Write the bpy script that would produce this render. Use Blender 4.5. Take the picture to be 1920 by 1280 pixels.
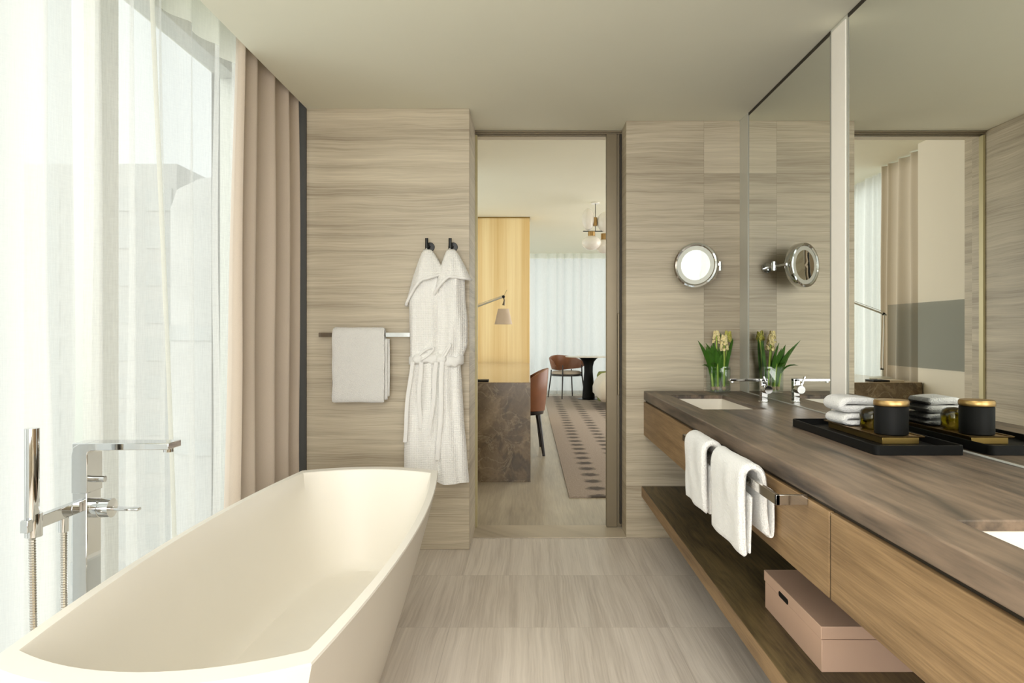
import bpy, bmesh, math, random
from mathutils import Vector, noise
from math import sin, cos, pi, radians

random.seed(7)
for o in list(bpy.data.objects):
    bpy.data.objects.remove(o)
S = bpy.context.scene
COL = S.collection

# ------------------------------------------------------------------ camera
cam_d = bpy.data.cameras.new('camera')
cam = bpy.data.objects.new('camera', cam_d)
COL.objects.link(cam)
cam.location = (0, 0, 1.2)
cam.rotation_euler = (pi / 2, 0, 0)
cam_d.sensor_width = 36
cam_d.lens = 24.0
cam_d.shift_x = -30 / 1920
cam_d.shift_y = -16 / 1920
cam_d.clip_start = 0.03
cam_d.clip_end = 200
S.camera = cam

# ------------------------------------------------------------------ daylight and added fill
world = bpy.data.worlds.new('overcast_sky')
S.world = world
world.use_nodes = True
bg = world.node_tree.nodes['Background']
bg.inputs[0].default_value = (0.97, 1.0, 0.985, 1)
bg.inputs[1].default_value = 0.46

def fill_light(name, x, y, z, w, h, rot, power, colr=(1, 0.98, 0.94)):
    l = bpy.data.lights.new(name, 'AREA')
    l.shape = 'RECTANGLE'; l.size = w; l.size_y = h
    l.energy = power; l.color = colr
    o = bpy.data.objects.new(name, l); COL.objects.link(o)
    o.location = (x, y, z); o.rotation_euler = rot
    return o

sun_d = bpy.data.lights.new('bright_overcast_sun', 'SUN')
sun_d.energy = 1.25; sun_d.angle = radians(80); sun_d.color = (1.0, 0.995, 0.975)
sun = bpy.data.objects.new('bright_overcast_sun', sun_d); COL.objects.link(sun)
from mathutils import Vector as _V
sun.rotation_euler = _V((0.80, 0.42, -0.42)).to_track_quat('-Z', 'Y').to_euler()
# added fill lamp at the unseen back wall, no window there
fill_light('rear_fill_light', -0.2, -1.62, 1.45, 2.2, 1.9, (radians(90), 0, 0), 43, (1, 0.99, 0.975))
# added downward fill below the bathroom ceiling, out of view, no fixture
fill_light('bathroom_overhead_fill', 0.1, 0.9, 2.42, 1.6, 1.6, (0, 0, 0), 8, (1, 0.99, 0.97))
# added fill lamp on the bedroom's hidden right side, no window opening
fill_light('bedroom_side_fill', 3.85, 8.5, 1.5, 5.0, 2.2, (radians(90), 0, radians(90)), 55, (1, 0.99, 0.975))

S.view_settings.view_transform = 'Standard'
S.view_settings.look = 'None'
S.view_settings.gamma = 1.0
S.view_settings.use_curve_mapping = False
S.view_settings.exposure = 1.42
S.cycles.max_bounces = 14
S.cycles.diffuse_bounces = 9
S.cycles.glossy_bounces = 6
S.cycles.transmission_bounces = 8
S.cycles.transparent_max_bounces = 16
S.cycles.sample_clamp_indirect = 8.0
S.cycles.caustics_reflective = False
S.cycles.caustics_refractive = False
S.cycles.use_denoising = True

# ------------------------------------------------------------------ helpers
def srgb(r, g, b):
    def f(c):
        c /= 255.0
        return c / 12.92 if c <= 0.04045 else ((c + 0.055) / 1.055) ** 2.4
    return (f(r), f(g), f(b), 1)

def offset(p):
    v = Vector((0, 0, 0))
    while p is not None:
        v += p.location
        p = p.parent
    return v

def tag(o, label=None, cat=None, group=None, kind=None):
    if label: o['label'] = label
    if cat: o['category'] = cat
    if group: o['group'] = group
    if kind: o['kind'] = kind
    return o

def thing(name, label, cat, loc, group=None):
    o = bpy.data.objects.new(name, None)
    COL.objects.link(o)
    o.location = loc
    o.empty_display_size = 0.05
    return tag(o, label, cat, group)

class MB:
    """mesh builder in world coordinates"""
    def __init__(s):
        s.v = []; s.f = []; s.mi = []; s.cur = 0
    def add(s, vs, fs):
        n = len(s.v)
        s.v += [tuple(v) for v in vs]
        s.f += [tuple(i + n for i in f) for f in fs]
        s.mi += [s.cur] * len(fs)
        return s
    def box(s, x0, x1, y0, y1, z0, z1):
        vs = [(x, y, z) for z in (z0, z1) for y in (y0, y1) for x in (x0, x1)]
        return s.add(vs, [(0, 2, 3, 1), (4, 5, 7, 6), (0, 1, 5, 4), (2, 6, 7, 3), (0, 4, 6, 2), (1, 3, 7, 5)])
    def rings(s, rings, cap0=True, cap1=True, closed=True):
        n = len(rings[0]); vs = []; fs = []
        for r in rings: vs += list(r)
        m = n if closed else n - 1
        for i in range(len(rings) - 1):
            for j in range(m):
                a = i * n + j; b = i * n + (j + 1) % n
                fs.append((a, b, b + n, a + n))
        if cap0: fs.append(tuple(range(n - 1, -1, -1)))
        if cap1: fs.append(tuple(range((len(rings) - 1) * n, len(rings) * n)))
        return s.add(vs, fs)
    def tube(s, pts, r, n=10, cap=True):
        pts = [Vector(p) for p in pts]
        rs = r if isinstance(r, (list, tuple)) else [r] * len(pts)
        rings = []; up = None
        for i, p in enumerate(pts):
            t = (pts[min(i + 1, len(pts) - 1)] - pts[max(i - 1, 0)]).normalized()
            if up is None:
                up = t.orthogonal().normalized()
            else:
                up = (up - t * up.dot(t))
                up = up.normalized() if up.length > 1e-6 else t.orthogonal().normalized()
            w = t.cross(up)
            rings.append([p + (up * cos(a) + w * sin(a)) * rs[i] for a in [2 * pi * k / n for k in range(n)]])
        return s.rings(rings, cap, cap)
    def lathe(s, prof, c, n=40, axis='z', cap0=False, cap1=False):
        rings = []
        for r, h in prof:
            ring = []
            for k in range(n):
                a = 2 * pi * k / n
                if axis == 'z': ring.append((c[0] + r * cos(a), c[1] + r * sin(a), c[2] + h))
                elif axis == 'x': ring.append((c[0] + h, c[1] + r * cos(a), c[2] + r * sin(a)))
                else: ring.append((c[0] + r * sin(a), c[1] + h, c[2] + r * cos(a)))
            rings.append(ring)
        return s.rings(rings, cap0, cap1)
    def ell(s, c, r, n=20, m=14, R=None):
        rings = []
        for i in range(m + 1):
            ph = pi * (0.001 + 0.998 * i / m)
            ring = []
            for k in range(n):
                a = 2 * pi * k / n
                v = Vector((r[0] * sin(ph) * cos(a), r[1] * sin(ph) * sin(a), -r[2] * cos(ph)))
                if R is not None: v = R @ v
                ring.append(Vector(c) + v)
            rings.append(ring)
        return s.rings(rings)
    def build(s, name, mat, parent=None, bevel=0, seg=2, smooth=40, sub=0, xf=None):
        me = bpy.data.meshes.new(name)
        vs = [Vector(v) for v in s.v]
        if xf is not None: vs = [xf(v) for v in vs]
        if parent is not None:
            off = offset(parent); loc = Vector((0, 0, 0))
        else:
            mn = [min(v[i] for v in vs) for i in range(3)]; mx = [max(v[i] for v in vs) for i in range(3)]
            off = Vector(((mn[0] + mx[0]) / 2, (mn[1] + mx[1]) / 2, mn[2])); loc = off
        me.from_pydata([v - off for v in vs], [], s.f)
        bm = bmesh.new(); bm.from_mesh(me)
        bmesh.ops.remove_doubles(bm, verts=bm.verts, dist=1e-5)
        bmesh.ops.recalc_face_normals(bm, faces=bm.faces)
        bm.to_mesh(me); bm.free()
        mats = mat if isinstance(mat, (list, tuple)) else [mat]
        for m_ in mats: me.materials.append(m_)
        if len(mats) > 1 and len(me.polygons) == len(s.mi):
            for p, i in zip(me.polygons, s.mi): p.material_index = i
        if smooth:
            for p in me.polygons: p.use_smooth = True
            me.set_sharp_from_angle(angle=radians(smooth))
        o = bpy.data.objects.new(name, me); COL.objects.link(o)
        o.location = loc
        if parent is not None: o.parent = parent
        if bevel:
            b = o.modifiers.new('bevel', 'BEVEL'); b.width = bevel; b.segments = seg
            b.limit_method = 'ANGLE'; b.angle_limit = radians(35)
        if sub:
            b = o.modifiers.new('sub', 'SUBSURF'); b.levels = sub; b.render_levels = sub
        return o

def struct(o):
    o['kind'] = 'structure'; return o

def bx(name, x0, x1, y0, y1, z0, z1, mat, parent=None, bevel=0, seg=2):
    return MB().box(x0, x1, y0, y1, z0, z1).build(name, mat, parent, bevel, seg)

# ------------------------------------------------------------------ materials
def newmat(name):
    m = bpy.data.materials.new(name); m.use_nodes = True
    nt = m.node_tree
    return m, nt, nt.nodes['Principled BSDF']

def N(nt, t, **kw):
    n = nt.nodes.new(t)
    for k, v in kw.items(): setattr(n, k, v)
    return n

def mth(nt, op, a, b=None, c=None):
    n = N(nt, 'ShaderNodeMath', operation=op)
    for i, v in enumerate((a, b, c)):
        if v is None: continue
        if isinstance(v, (int, float)): n.inputs[i].default_value = v
        else: nt.links.new(v, n.inputs[i])
    return n.outputs[0]

def comb(nt, x, y, z):
    n = N(nt, 'ShaderNodeCombineXYZ')
    for i, v in enumerate((x, y, z)):
        if isinstance(v, (int, float)): n.inputs[i].default_value = v
        else: nt.links.new(v, n.inputs[i])
    return n.outputs[0]

def ramp(nt, fac, stops):
    n = N(nt, 'ShaderNodeValToRGB')
    cr = n.color_ramp
    while len(cr.elements) < len(stops): cr.elements.new(0.5)
    for e, (p, c) in zip(cr.elements, stops):
        e.position = p; e.color = c
    nt.links.new(fac, n.inputs[0])
    return n.outputs[0]

def noi(nt, vec, scale=1, detail=4, rough=0.55, dist=0):
    n = N(nt, 'ShaderNodeTexNoise')
    nt.links.new(vec, n.inputs['Vector'])
    n.inputs['Scale'].default_value = scale; n.inputs['Detail'].default_value = detail
    n.inputs['Roughness'].default_value = rough; n.inputs['Distortion'].default_value = dist
    return n.outputs['Fac']

def mixc(nt, f, a, b, mode='MIX'):
    n = N(nt, 'ShaderNodeMix', data_type='RGBA', blend_type=mode)
    for i, v in ((0, f), (6, a), (7, b)):
        if isinstance(v, (int, float)): n.inputs[i].default_value = v
        elif isinstance(v, tuple): n.inputs[i].default_value = v
        else: nt.links.new(v, n.inputs[i])
    return n.outputs[2]

def bump(nt, bsdf, h, strength=0.2, dist=0.002):
    n = N(nt, 'ShaderNodeBump')
    n.inputs['Strength'].default_value = strength; n.inputs['Distance'].default_value = dist
    nt.links.new(h, n.inputs['Height']); nt.links.new(n.outputs[0], bsdf.inputs['Normal'])

def xyz(nt, obj=False):
    if obj:
        g = N(nt, 'ShaderNodeTexCoord').outputs['Object']
    else:
        g = N(nt, 'ShaderNodeNewGeometry').outputs['Position']
    s = N(nt, 'ShaderNodeSeparateXYZ'); nt.links.new(g, s.inputs[0])
    return s.outputs[0], s.outputs[1], s.outputs[2], g

def plain(name, c, rough=0.5, metal=0, noise_amt=0.0, nscale=20, spec=0.5, coat=0, sheen=0, obj=True):
    m, nt, b = newmat(name)
    b.inputs['Roughness'].default_value = rough; b.inputs['Metallic'].default_value = metal
    b.inputs['Specular IOR Level'].default_value = spec
    b.inputs['Coat Weight'].default_value = coat
    b.inputs['Sheen Weight'].default_value = sheen
    x, y, z, g = xyz(nt, obj)
    f = noi(nt, g, nscale, 4)
    k = 1 - noise_amt
    c2 = (c[0] * k, c[1] * k, c[2] * k, 1)
    nt.links.new(ramp(nt, f, [(0.3, c2), (0.7, c)]), b.inputs['Base Color'])
    return m

def stone(name, floor, w, h, u0, v0, dark, light, rough=0.45, grout=0.0012, amp=1.0, joints=True, rows_a=None, rows_b=None):
    m, nt, b = newmat(name)
    x, y, z, g = xyz(nt)
    if floor: u, v = y, x
    else: u, v = mth(nt, 'ADD', x, y), z
    uu = mth(nt, 'DIVIDE', mth(nt, 'SUBTRACT', u, u0), w)
    vv = mth(nt, 'DIVIDE', mth(nt, 'SUBTRACT', v, v0), h)
    iu = mth(nt, 'FLOOR', uu); iv = mth(nt, 'FLOOR', vv)
    wn = N(nt, 'ShaderNodeTexWhiteNoise', noise_dimensions='3D')
    nt.links.new(comb(nt, iu, iv, 3.3), wn.inputs['Vector'])
    r = wn.outputs['Value']
    warp = noi(nt, comb(nt, mth(nt, 'MULTIPLY', u, 1.6), mth(nt, 'MULTIPLY', v, 3.0), mth(nt, 'MULTIPLY', r, 31)), 1, 3)
    v2 = mth(nt, 'ADD', mth(nt, 'MULTIPLY', v, 1.0), mth(nt, 'MULTIPLY', warp, 0.05))
    n1 = noi(nt, comb(nt, mth(nt, 'MULTIPLY', u, 0.9), mth(nt, 'MULTIPLY', v2, 26), mth(nt, 'MULTIPLY', r, 50)), 1, 6, 0.62)
    n2 = noi(nt, comb(nt, mth(nt, 'MULTIPLY', u, 3.0), mth(nt, 'MULTIPLY', v2, 150), mth(nt, 'MULTIPLY', r, 17)), 1, 4, 0.6)
    n3 = noi(nt, comb(nt, mth(nt, 'MULTIPLY', u, 0.5), mth(nt, 'MULTIPLY', v2, 7), mth(nt, 'MULTIPLY', r, 23)), 1, 3, 0.5)
    f = mth(nt, 'ADD', mth(nt, 'MULTIPLY', n1, 0.42), mth(nt, 'ADD', mth(nt, 'MULTIPLY', n2, 0.32), mth(nt, 'MULTIPLY', n3, 0.26)))
    tone = r
    if rows_a:
        def row_tone(vals):
            n = N(nt, 'ShaderNodeValToRGB'); cr = n.color_ramp; cr.interpolation = 'CONSTANT'
            while len(cr.elements) < len(vals): cr.elements.new(0.99)
            for k, (e, t) in enumerate(zip(cr.elements, vals)):
                e.position = k / len(vals); e.color = (t, t, t, 1)
            nt.links.new(mth(nt, 'DIVIDE', mth(nt, 'ADD', iv, 0.5), len(vals)), n.inputs[0])
            return n.outputs[0]
        cr_ = mth(nt, 'GREATER_THAN', x, 1.031)
        tone = mth(nt, 'ADD', mth(nt, 'MULTIPLY', mth(nt, 'SUBTRACT', 1.0, cr_), row_tone(rows_a)), mth(nt, 'MULTIPLY', cr_, row_tone(rows_b)))
    f = mth(nt, 'ADD', f, mth(nt, 'MULTIPLY', mth(nt, 'SUBTRACT', tone, 0.5), 0.16 * amp))
    mid = tuple((dark[i] * .45 + light[i] * .55) for i in range(3)) + (1,)
    c = ramp(nt, f, [(0.33, dark), (0.49, mid), (0.66, light)])
    if joints:
        du = mth(nt, 'MULTIPLY', mth(nt, 'PINGPONG', uu, 0.5), w)
        dv = mth(nt, 'MULTIPLY', mth(nt, 'PINGPONG', vv, 0.5), h)
        d = mth(nt, 'MINIMUM', du, dv)
        gl = mth(nt, 'LESS_THAN', d, grout)
        c = mixc(nt, mth(nt, 'MULTIPLY', gl, 0.45), c, (dark[0] * .8, dark[1] * .8, dark[2] * .8, 1))
    nt.links.new(c, b.inputs['Base Color'])
    b.inputs['Roughness'].default_value = rough
    return m

def wood(name, dark, light, axis='y', stretch=1.5, freq=60, rough=0.45, cath=0.4, contrast=(0.35, 0.65), obj=False, bmp=0.15, freq2=2.4, vein=0):
    m, nt, b = newmat(name)
    x, y, z, g = xyz(nt, obj)
    if axis == 'y': a, c1, c2 = y, x, z
    elif axis == 'z': a, c1, c2 = z, x, y
    else: a, c1, c2 = x, y, z
    w = noi(nt, comb(nt, mth(nt, 'MULTIPLY', a, stretch * .7), mth(nt, 'MULTIPLY', c1, 5), mth(nt, 'MULTIPLY', c2, 5)), 1, 2)
    ws = mth(nt, 'MULTIPLY', w, cath)
    fine = noi(nt, comb(nt, mth(nt, 'MULTIPLY', a, stretch * 4), mth(nt, 'ADD', mth(nt, 'MULTIPLY', c1, freq * 2.5), ws), mth(nt, 'MULTIPLY', c2, freq * 2.5)), 1, 4, 0.6)
    med = noi(nt, comb(nt, mth(nt, 'MULTIPLY', a, stretch), mth(nt, 'ADD', mth(nt, 'MULTIPLY', c1, freq * .35), mth(nt, 'MULTIPLY', ws, 8)), mth(nt, 'ADD', mth(nt, 'MULTIPLY', c2, freq * .35), mth(nt, 'MULTIPLY', ws, 5))), 1, 3, 0.5)
    broad = noi(nt, comb(nt, mth(nt, 'MULTIPLY', a, stretch * .5), mth(nt, 'MULTIPLY', c1, freq2 * 3), mth(nt, 'MULTIPLY', c2, freq2 * 3)), 1, 3, 0.5)
    f = mth(nt, 'ADD', mth(nt, 'MULTIPLY', fine, 0.35), mth(nt, 'ADD', mth(nt, 'MULTIPLY', med, 0.35), mth(nt, 'MULTIPLY', broad, 0.3)))
    c = ramp(nt, f, [(contrast[0], dark), (contrast[1], light)])
    if vein:
        vn = noi(nt, comb(nt, mth(nt, 'MULTIPLY', a, 0.55), mth(nt, 'MULTIPLY', c1, 3.2), mth(nt, 'MULTIPLY', c2, 3.2)), 1, 2, 0.4, 0.3)
        vd = mth(nt, 'MULTIPLY', mth(nt, 'ABSOLUTE', mth(nt, 'SUBTRACT', vn, 0.52)), 28)
        vk = mth(nt, 'MULTIPLY', mth(nt, 'MAXIMUM', mth(nt, 'SUBTRACT', 1.0, vd), 0.0), vein)
        c = mixc(nt, vk, c, (dark[0] * .7, dark[1] * .8, dark[2] * .85, 1))
    nt.links.new(c, b.inputs['Base Color'])
    b.inputs['Roughness'].default_value = rough
    if bmp: bump(nt, b, fine, bmp, 0.001)
    return m

def terry(name, c, scale=240, strength=1.0, waffle=False):
    m, nt, b = newmat(name)
    x, y, z, g = xyz(nt, True)
    b.inputs['Roughness'].default_value = 0.95
    b.inputs['Specular IOR Level'].default_value = 0.15
    b.inputs['Sheen Weight'].default_value = 0.3
    f = noi(nt, g, scale, 2, 0.7)
    k = 0.93
    nt.links.new(ramp(nt, f, [(0.3, (c[0] * k, c[1] * k, c[2] * k, 1)), (0.7, c)]), b.inputs['Base Color'])
    if waffle:
        sx = mth(nt, 'ABSOLUTE', mth(nt, 'SINE', mth(nt, 'MULTIPLY', x, 330)))
        sz = mth(nt, 'ABSOLUTE', mth(nt, 'SINE', mth(nt, 'MULTIPLY', z, 330)))
        f = mth(nt, 'ADD', mth(nt, 'MULTIPLY', mth(nt, 'MULTIPLY', sx, sz), 1.0), mth(nt, 'MULTIPLY', f, 0.3))
    bump(nt, b, f, strength, 0.006)
    return m

def sheer_mat(name, trans, c=(0.94, 0.95, 0.93, 1), tl=0.6, obj=False):
    m = bpy.data.materials.new(name); m.use_nodes = True
    nt = m.node_tree; nt.nodes.clear()
    x, y, z, g = xyz(nt, False)
    out = N(nt, 'ShaderNodeOutputMaterial')
    tr = N(nt, 'ShaderNodeBsdfTransparent'); tr.inputs[0].default_value = (1, 1, 1, 1)
    d = N(nt, 'ShaderNodeBsdfDiffuse'); d.inputs[0].default_value = c
    t = N(nt, 'ShaderNodeBsdfTranslucent'); t.inputs[0].default_value = c
    m1 = N(nt, 'ShaderNodeMixShader'); m1.inputs[0].default_value = tl
    nt.links.new(d.outputs[0], m1.inputs[1]); nt.links.new(t.outputs[0], m1.inputs[2])
    # woven slub lines modulate how see-through the weave is
    f = noi(nt, comb(nt, mth(nt, 'MULTIPLY', x, 30), mth(nt, 'MULTIPLY', y, 30), mth(nt, 'MULTIPLY', z, 320)), 1, 3, 0.7)
    f2 = noi(nt, comb(nt, mth(nt, 'MULTIPLY', x, 260), mth(nt, 'MULTIPLY', y, 260), mth(nt, 'MULTIPLY', z, 12)), 1, 2, 0.7)
    fa = mth(nt, 'ADD', mth(nt, 'MULTIPLY', mth(nt, 'SUBTRACT', f, 0.5), 0.13), mth(nt, 'MULTIPLY', mth(nt, 'SUBTRACT', f2, 0.5), 0.2))
    fac = mth(nt, 'ADD', 1 - trans, fa)
    m2 = N(nt, 'ShaderNodeMixShader')
    nt.links.new(fac, m2.inputs[0]); nt.links.new(tr.outputs[0], m2.inputs[1]); nt.links.new(m1.outputs[0], m2.inputs[2])
    nt.links.new(m2.outputs[0], out.inputs[0])
    return m

def glass_pane(name, tint=(0.97, 0.99, 0.98, 1), refl=0.08):
    m = bpy.data.materials.new(name); m.use_nodes = True
    nt = m.node_tree; nt.nodes.clear()
    out = N(nt, 'ShaderNodeOutputMaterial')
    tr = N(nt, 'ShaderNodeBsdfTransparent'); tr.inputs[0].default_value = tint
    gl = N(nt, 'ShaderNodeBsdfGlossy'); gl.inputs['Roughness'].default_value = 0.02
    lw = N(nt, 'ShaderNodeLayerWeight'); lw.inputs['Blend'].default_value = 0.5
    sch = mth(nt, 'ADD', 0.035, mth(nt, 'MULTIPLY', mth(nt, 'POWER', lw.outputs['Facing'], 5), 0.9))
    mx = N(nt, 'ShaderNodeMixShader')
    nt.links.new(mth(nt, 'MULTIPLY', sch, refl * 10), mx.inputs[0])
    nt.links.new(tr.outputs[0], mx.inputs[1]); nt.links.new(gl.outputs[0], mx.inputs[2])
    nt.links.new(mx.outputs[0], out.inputs[0])
    return m

ST_D, ST_L = srgb(140, 127, 106), srgb(209, 198, 175)
M = {}
M['stone_left'] = stone('limestone_wall_left', False, 8.0, 0.61, -4.0, 0.005, ST_D, ST_L, amp=0.15, joints=False)
M['stone_right'] = stone('limestone_wall_right', False, 0.457, 0.305, 5.031 - 0.457 * 8, 0.0, ST_D, ST_L, amp=1.2, rows_a=(.35, .42, .55, .8, .9, .55, .5, .35), rows_b=(.35, .4, .4, .12, .08, .3, .38, .75))
M['stone_floor'] = stone('limestone_floor', True, 0.597, 0.448, 2.784 - 0.597 * 10, 0.128 - 0.448 * 10, srgb(180, 169, 158), srgb(232, 223, 213), rough=0.38, amp=0.7)
M['stone_sill'] = stone('limestone_sill', False, 3.0, 1.0, -8.0, -0.5, srgb(140, 127, 108), srgb(196, 184, 164), joints=False)
M['ceiling'] = plain('ceiling_paint', srgb(230, 229, 212), 0.9, noise_amt=0.02, nscale=2)
M['white_wall'] = plain('off_white_wall_paint', srgb(226, 220, 206), 0.85, noise_amt=0.02, nscale=2)
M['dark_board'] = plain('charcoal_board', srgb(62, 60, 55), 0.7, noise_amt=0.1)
M['alu'] = plain('satin_light_metal', srgb(205, 205, 196), 0.35, metal=0.3, noise_amt=0.03)
M['bronze'] = plain('bronze_door_metal', srgb(122, 111, 90), 0.38, metal=0.35, noise_amt=0.05)
M['bronze_dark'] = plain('dark_bronze', srgb(48, 42, 32), 0.5, metal=0.3, noise_amt=0.05)
M['chrome'] = plain('polished_chrome', (0.62, 0.63, 0.64, 1), 0.05, metal=1.0, noise_amt=0.01)
M['nickel'] = plain('polished_nickel', (0.58, 0.56, 0.53, 1), 0.10, metal=1.0, noise_amt=0.02)
M['mirror'] = plain('mirror_silver', (0.93, 0.95, 0.91, 1), 0.0, metal=1.0)
M['jamb'] = plain('pale_gilt_jamb', srgb(176, 166, 126), 0.4, metal=0.3)
M['edge'] = plain('brushed_edge_metal', srgb(150, 150, 140), 0.5, metal=0.2)
M['brass'] = plain('satin_brass', srgb(178, 146, 96), 0.36, metal=1.0, noise_amt=0.08)
M['brass_dark'] = plain('aged_brass', srgb(150, 125, 70), 0.33, metal=0.9, noise_amt=0.15)
M['black'] = plain('matt_black', srgb(15, 15, 14), 0.55, noise_amt=0.1, spec=0.14)
M['black_metal'] = plain('black_metal', srgb(18, 18, 17), 0.3, metal=0.4, noise_amt=0.05)
M['tub'] = plain('cream_solid_surface', srgb(229, 224, 214), 0.42, noise_amt=0.015, nscale=5)
M['ceramic'] = plain('white_ceramic', srgb(232, 226, 214), 0.25, noise_amt=0.01)
M['drape'] = plain('taupe_drape_cloth', srgb(202, 188, 173), 0.95, noise_amt=0.06, nscale=300, spec=0.1, sheen=0.2)
M['drape_light'] = plain('cream_drape_cloth', srgb(212, 202, 186), 0.95, noise_amt=0.06, nscale=300, spec=0.1)
M['oak'] = wood('oak_veneer', srgb(96, 73, 45), srgb(158, 129, 92), 'y', 1.8, 95, 0.5, 0.5, (0.34, 0.64))
M['oak_shaded'] = wood('oak_veneer_shaded', srgb(56, 46, 28), srgb(112, 96, 64), 'y', 1.6, 60, 0.5, 1.4, (0.40, 0.60))  # same oak, shade under the vanity darkened into its colour
M['counter'] = wood('smoked_wood_counter', srgb(60, 53, 47), srgb(140, 120, 101), 'y', 0.9, 16, 0.42, 1.0, (0.39, 0.60), bmp=0.03, freq2=2.0, vein=0.75)
M['yellow'] = wood('pale_yellow_lacquered_wood', srgb(226, 194, 134), srgb(248, 226, 176), 'z', 0.15, 14, 0.5, 0.1, (0.4, 0.6), bmp=0)
M['plank'] = wood('greige_floor_planks', srgb(150, 138, 120), srgb(196, 186, 166), 'y', 1.0, 30, 0.35, 0.6)
M['marble'] = None
M['leather'] = plain('tan_leather', srgb(134, 82, 48), 0.42, noise_amt=0.2, nscale=8)
M['seat_fabric'] = plain('beige_seat_fabric', srgb(186, 172, 156), 0.9, noise_amt=0.1, nscale=80)
M['chair_wood'] = plain('black_stained_chair_wood', srgb(30, 24, 20), 0.35, noise_amt=0.1)
M['tabletop'] = plain('pale_table_top', srgb(222, 212, 196), 0.3, noise_amt=0.05)
M['linen'] = plain('white_bed_linen', srgb(228, 220, 208), 0.9, noise_amt=0.05, nscale=30)
M['green'] = plain('olive_green_velvet', srgb(140, 148, 84), 0.85, noise_amt=0.15, nscale=40)
M['box'] = plain('dusty_pink_box_board', srgb(196, 164, 142), 0.55, noise_amt=0.02)
M['terry'] = terry('white_terry', (0.88, 0.875, 0.85, 1))
M['robe'] = terry('white_waffle_robe', (0.91, 0.905, 0.88, 1), 200, 0.45, True)
M['robe_trim'] = terry('white_terry_trim', (0.91, 0.905, 0.88, 1), 260, 0.5)
M['sheer'] = sheer_mat('sheer_voile', 0.55, (0.84, 0.85, 0.83, 1), 0.5)
M['sheer_dense'] = sheer_mat('sheer_voile_dense', 0.20, (0.78, 0.79, 0.77, 1), 0.42)
M['sheer_band'] = sheer_mat('sheer_heading_band', 0.1, (0.86, 0.87, 0.80, 1), 0.45)
M['sheer_bed'] = sheer_mat('sheer_voile_bedroom', 0.22, (0.80, 0.81, 0.79, 1), 0.5)
M['pane'] = glass_pane('window_glass')
M['tinted'] = glass_pane('grey_blue_tinted_glass', (0.79, 0.81, 0.82, 1), 0.01)
M['globe'] = plain('opal_glass', srgb(244, 240, 232), 0.15, noise_amt=0.02)
M['shade'] = plain('lamp_shade_parchment', srgb(232, 214, 194), 0.8, noise_amt=0.03)
M['leaf'] = plain('green_leaf', srgb(70, 118, 36), 0.4, noise_amt=0.4, nscale=30)
M['stem'] = plain('pale_green_stem', srgb(176, 206, 88), 0.45, noise_amt=0.25, nscale=30)
M['bloom'] = plain('cream_bloom', srgb(250, 238, 184), 0.6, noise_amt=0.15, nscale=60)
M['bulb'] = plain('pinkish_bulb', srgb(206, 176, 150), 0.5, noise_amt=0.3, nscale=60)
M['facade'] = plain('pale_concrete_facade', srgb(196, 194, 189), 0.9, noise_amt=0.2, nscale=0.5)
M['facade_dark'] = plain('facade_windows', srgb(182, 182, 178), 0.4, noise_amt=0.1)

def m_glass(name, tint, rough=0.0):
    m, nt, b = newmat(name)
    b.inputs['Base Color'].default_value = tint
    b.inputs['Roughness'].default_value = rough
    b.inputs['Transmission Weight'].default_value = 1.0
    b.inputs['IOR'].default_value = 1.45
    return m
M['vase_glass'] = glass_pane('clear_glass', (0.95, 0.98, 0.96, 1), 0.12)
M['amber'] = m_glass('olive_amber_glass', (0.26, 0.22, 0.04, 1), 0.02)

def m_marble():
    m, nt, b = newmat('brown_marble')
    x, y, z, g = xyz(nt)
    w = noi(nt, g, 3, 4, 0.6, 1.2)
    f = noi(nt, comb(nt, mth(nt, 'ADD', x, mth(nt, 'MULTIPLY', w, .4)), y, mth(nt, 'ADD', z, mth(nt, 'MULTIPLY', w, .6))), 5, 8, 0.65, 0.8)
    v = mth(nt, 'ABSOLUTE', mth(nt, 'SUBTRACT', noi(nt, g, 4, 6, 0.6, 1.6), 0.5))
    c = ramp(nt, f, [(0.35, srgb(74, 62, 46)), (0.5, srgb(104, 88, 66)), (0.68, srgb(140, 122, 96))])
    c = mixc(nt, mth(nt, 'MULTIPLY', mth(nt, 'LESS_THAN', v, 0.012), 0.35), c, srgb(170, 155, 128))
    nt.links.new(c, b.inputs['Base Color']); b.inputs['Roughness'].default_value = 0.25
    return m
M['marble'] = m_marble()
def m_marble_top():
    m, nt, b = newmat('polished_beige_marble_top')
    x, y, z, g = xyz(nt)
    f = noi(nt, g, 6, 8, 0.65, 1.2)
    c = ramp(nt, f, [(0.35, srgb(168, 146, 116)), (0.65, srgb(204, 184, 152))])
    nt.links.new(c, b.inputs['Base Color']); b.inputs['Roughness'].default_value = 0.12
    return m
M['marble_top'] = m_marble_top()

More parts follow.
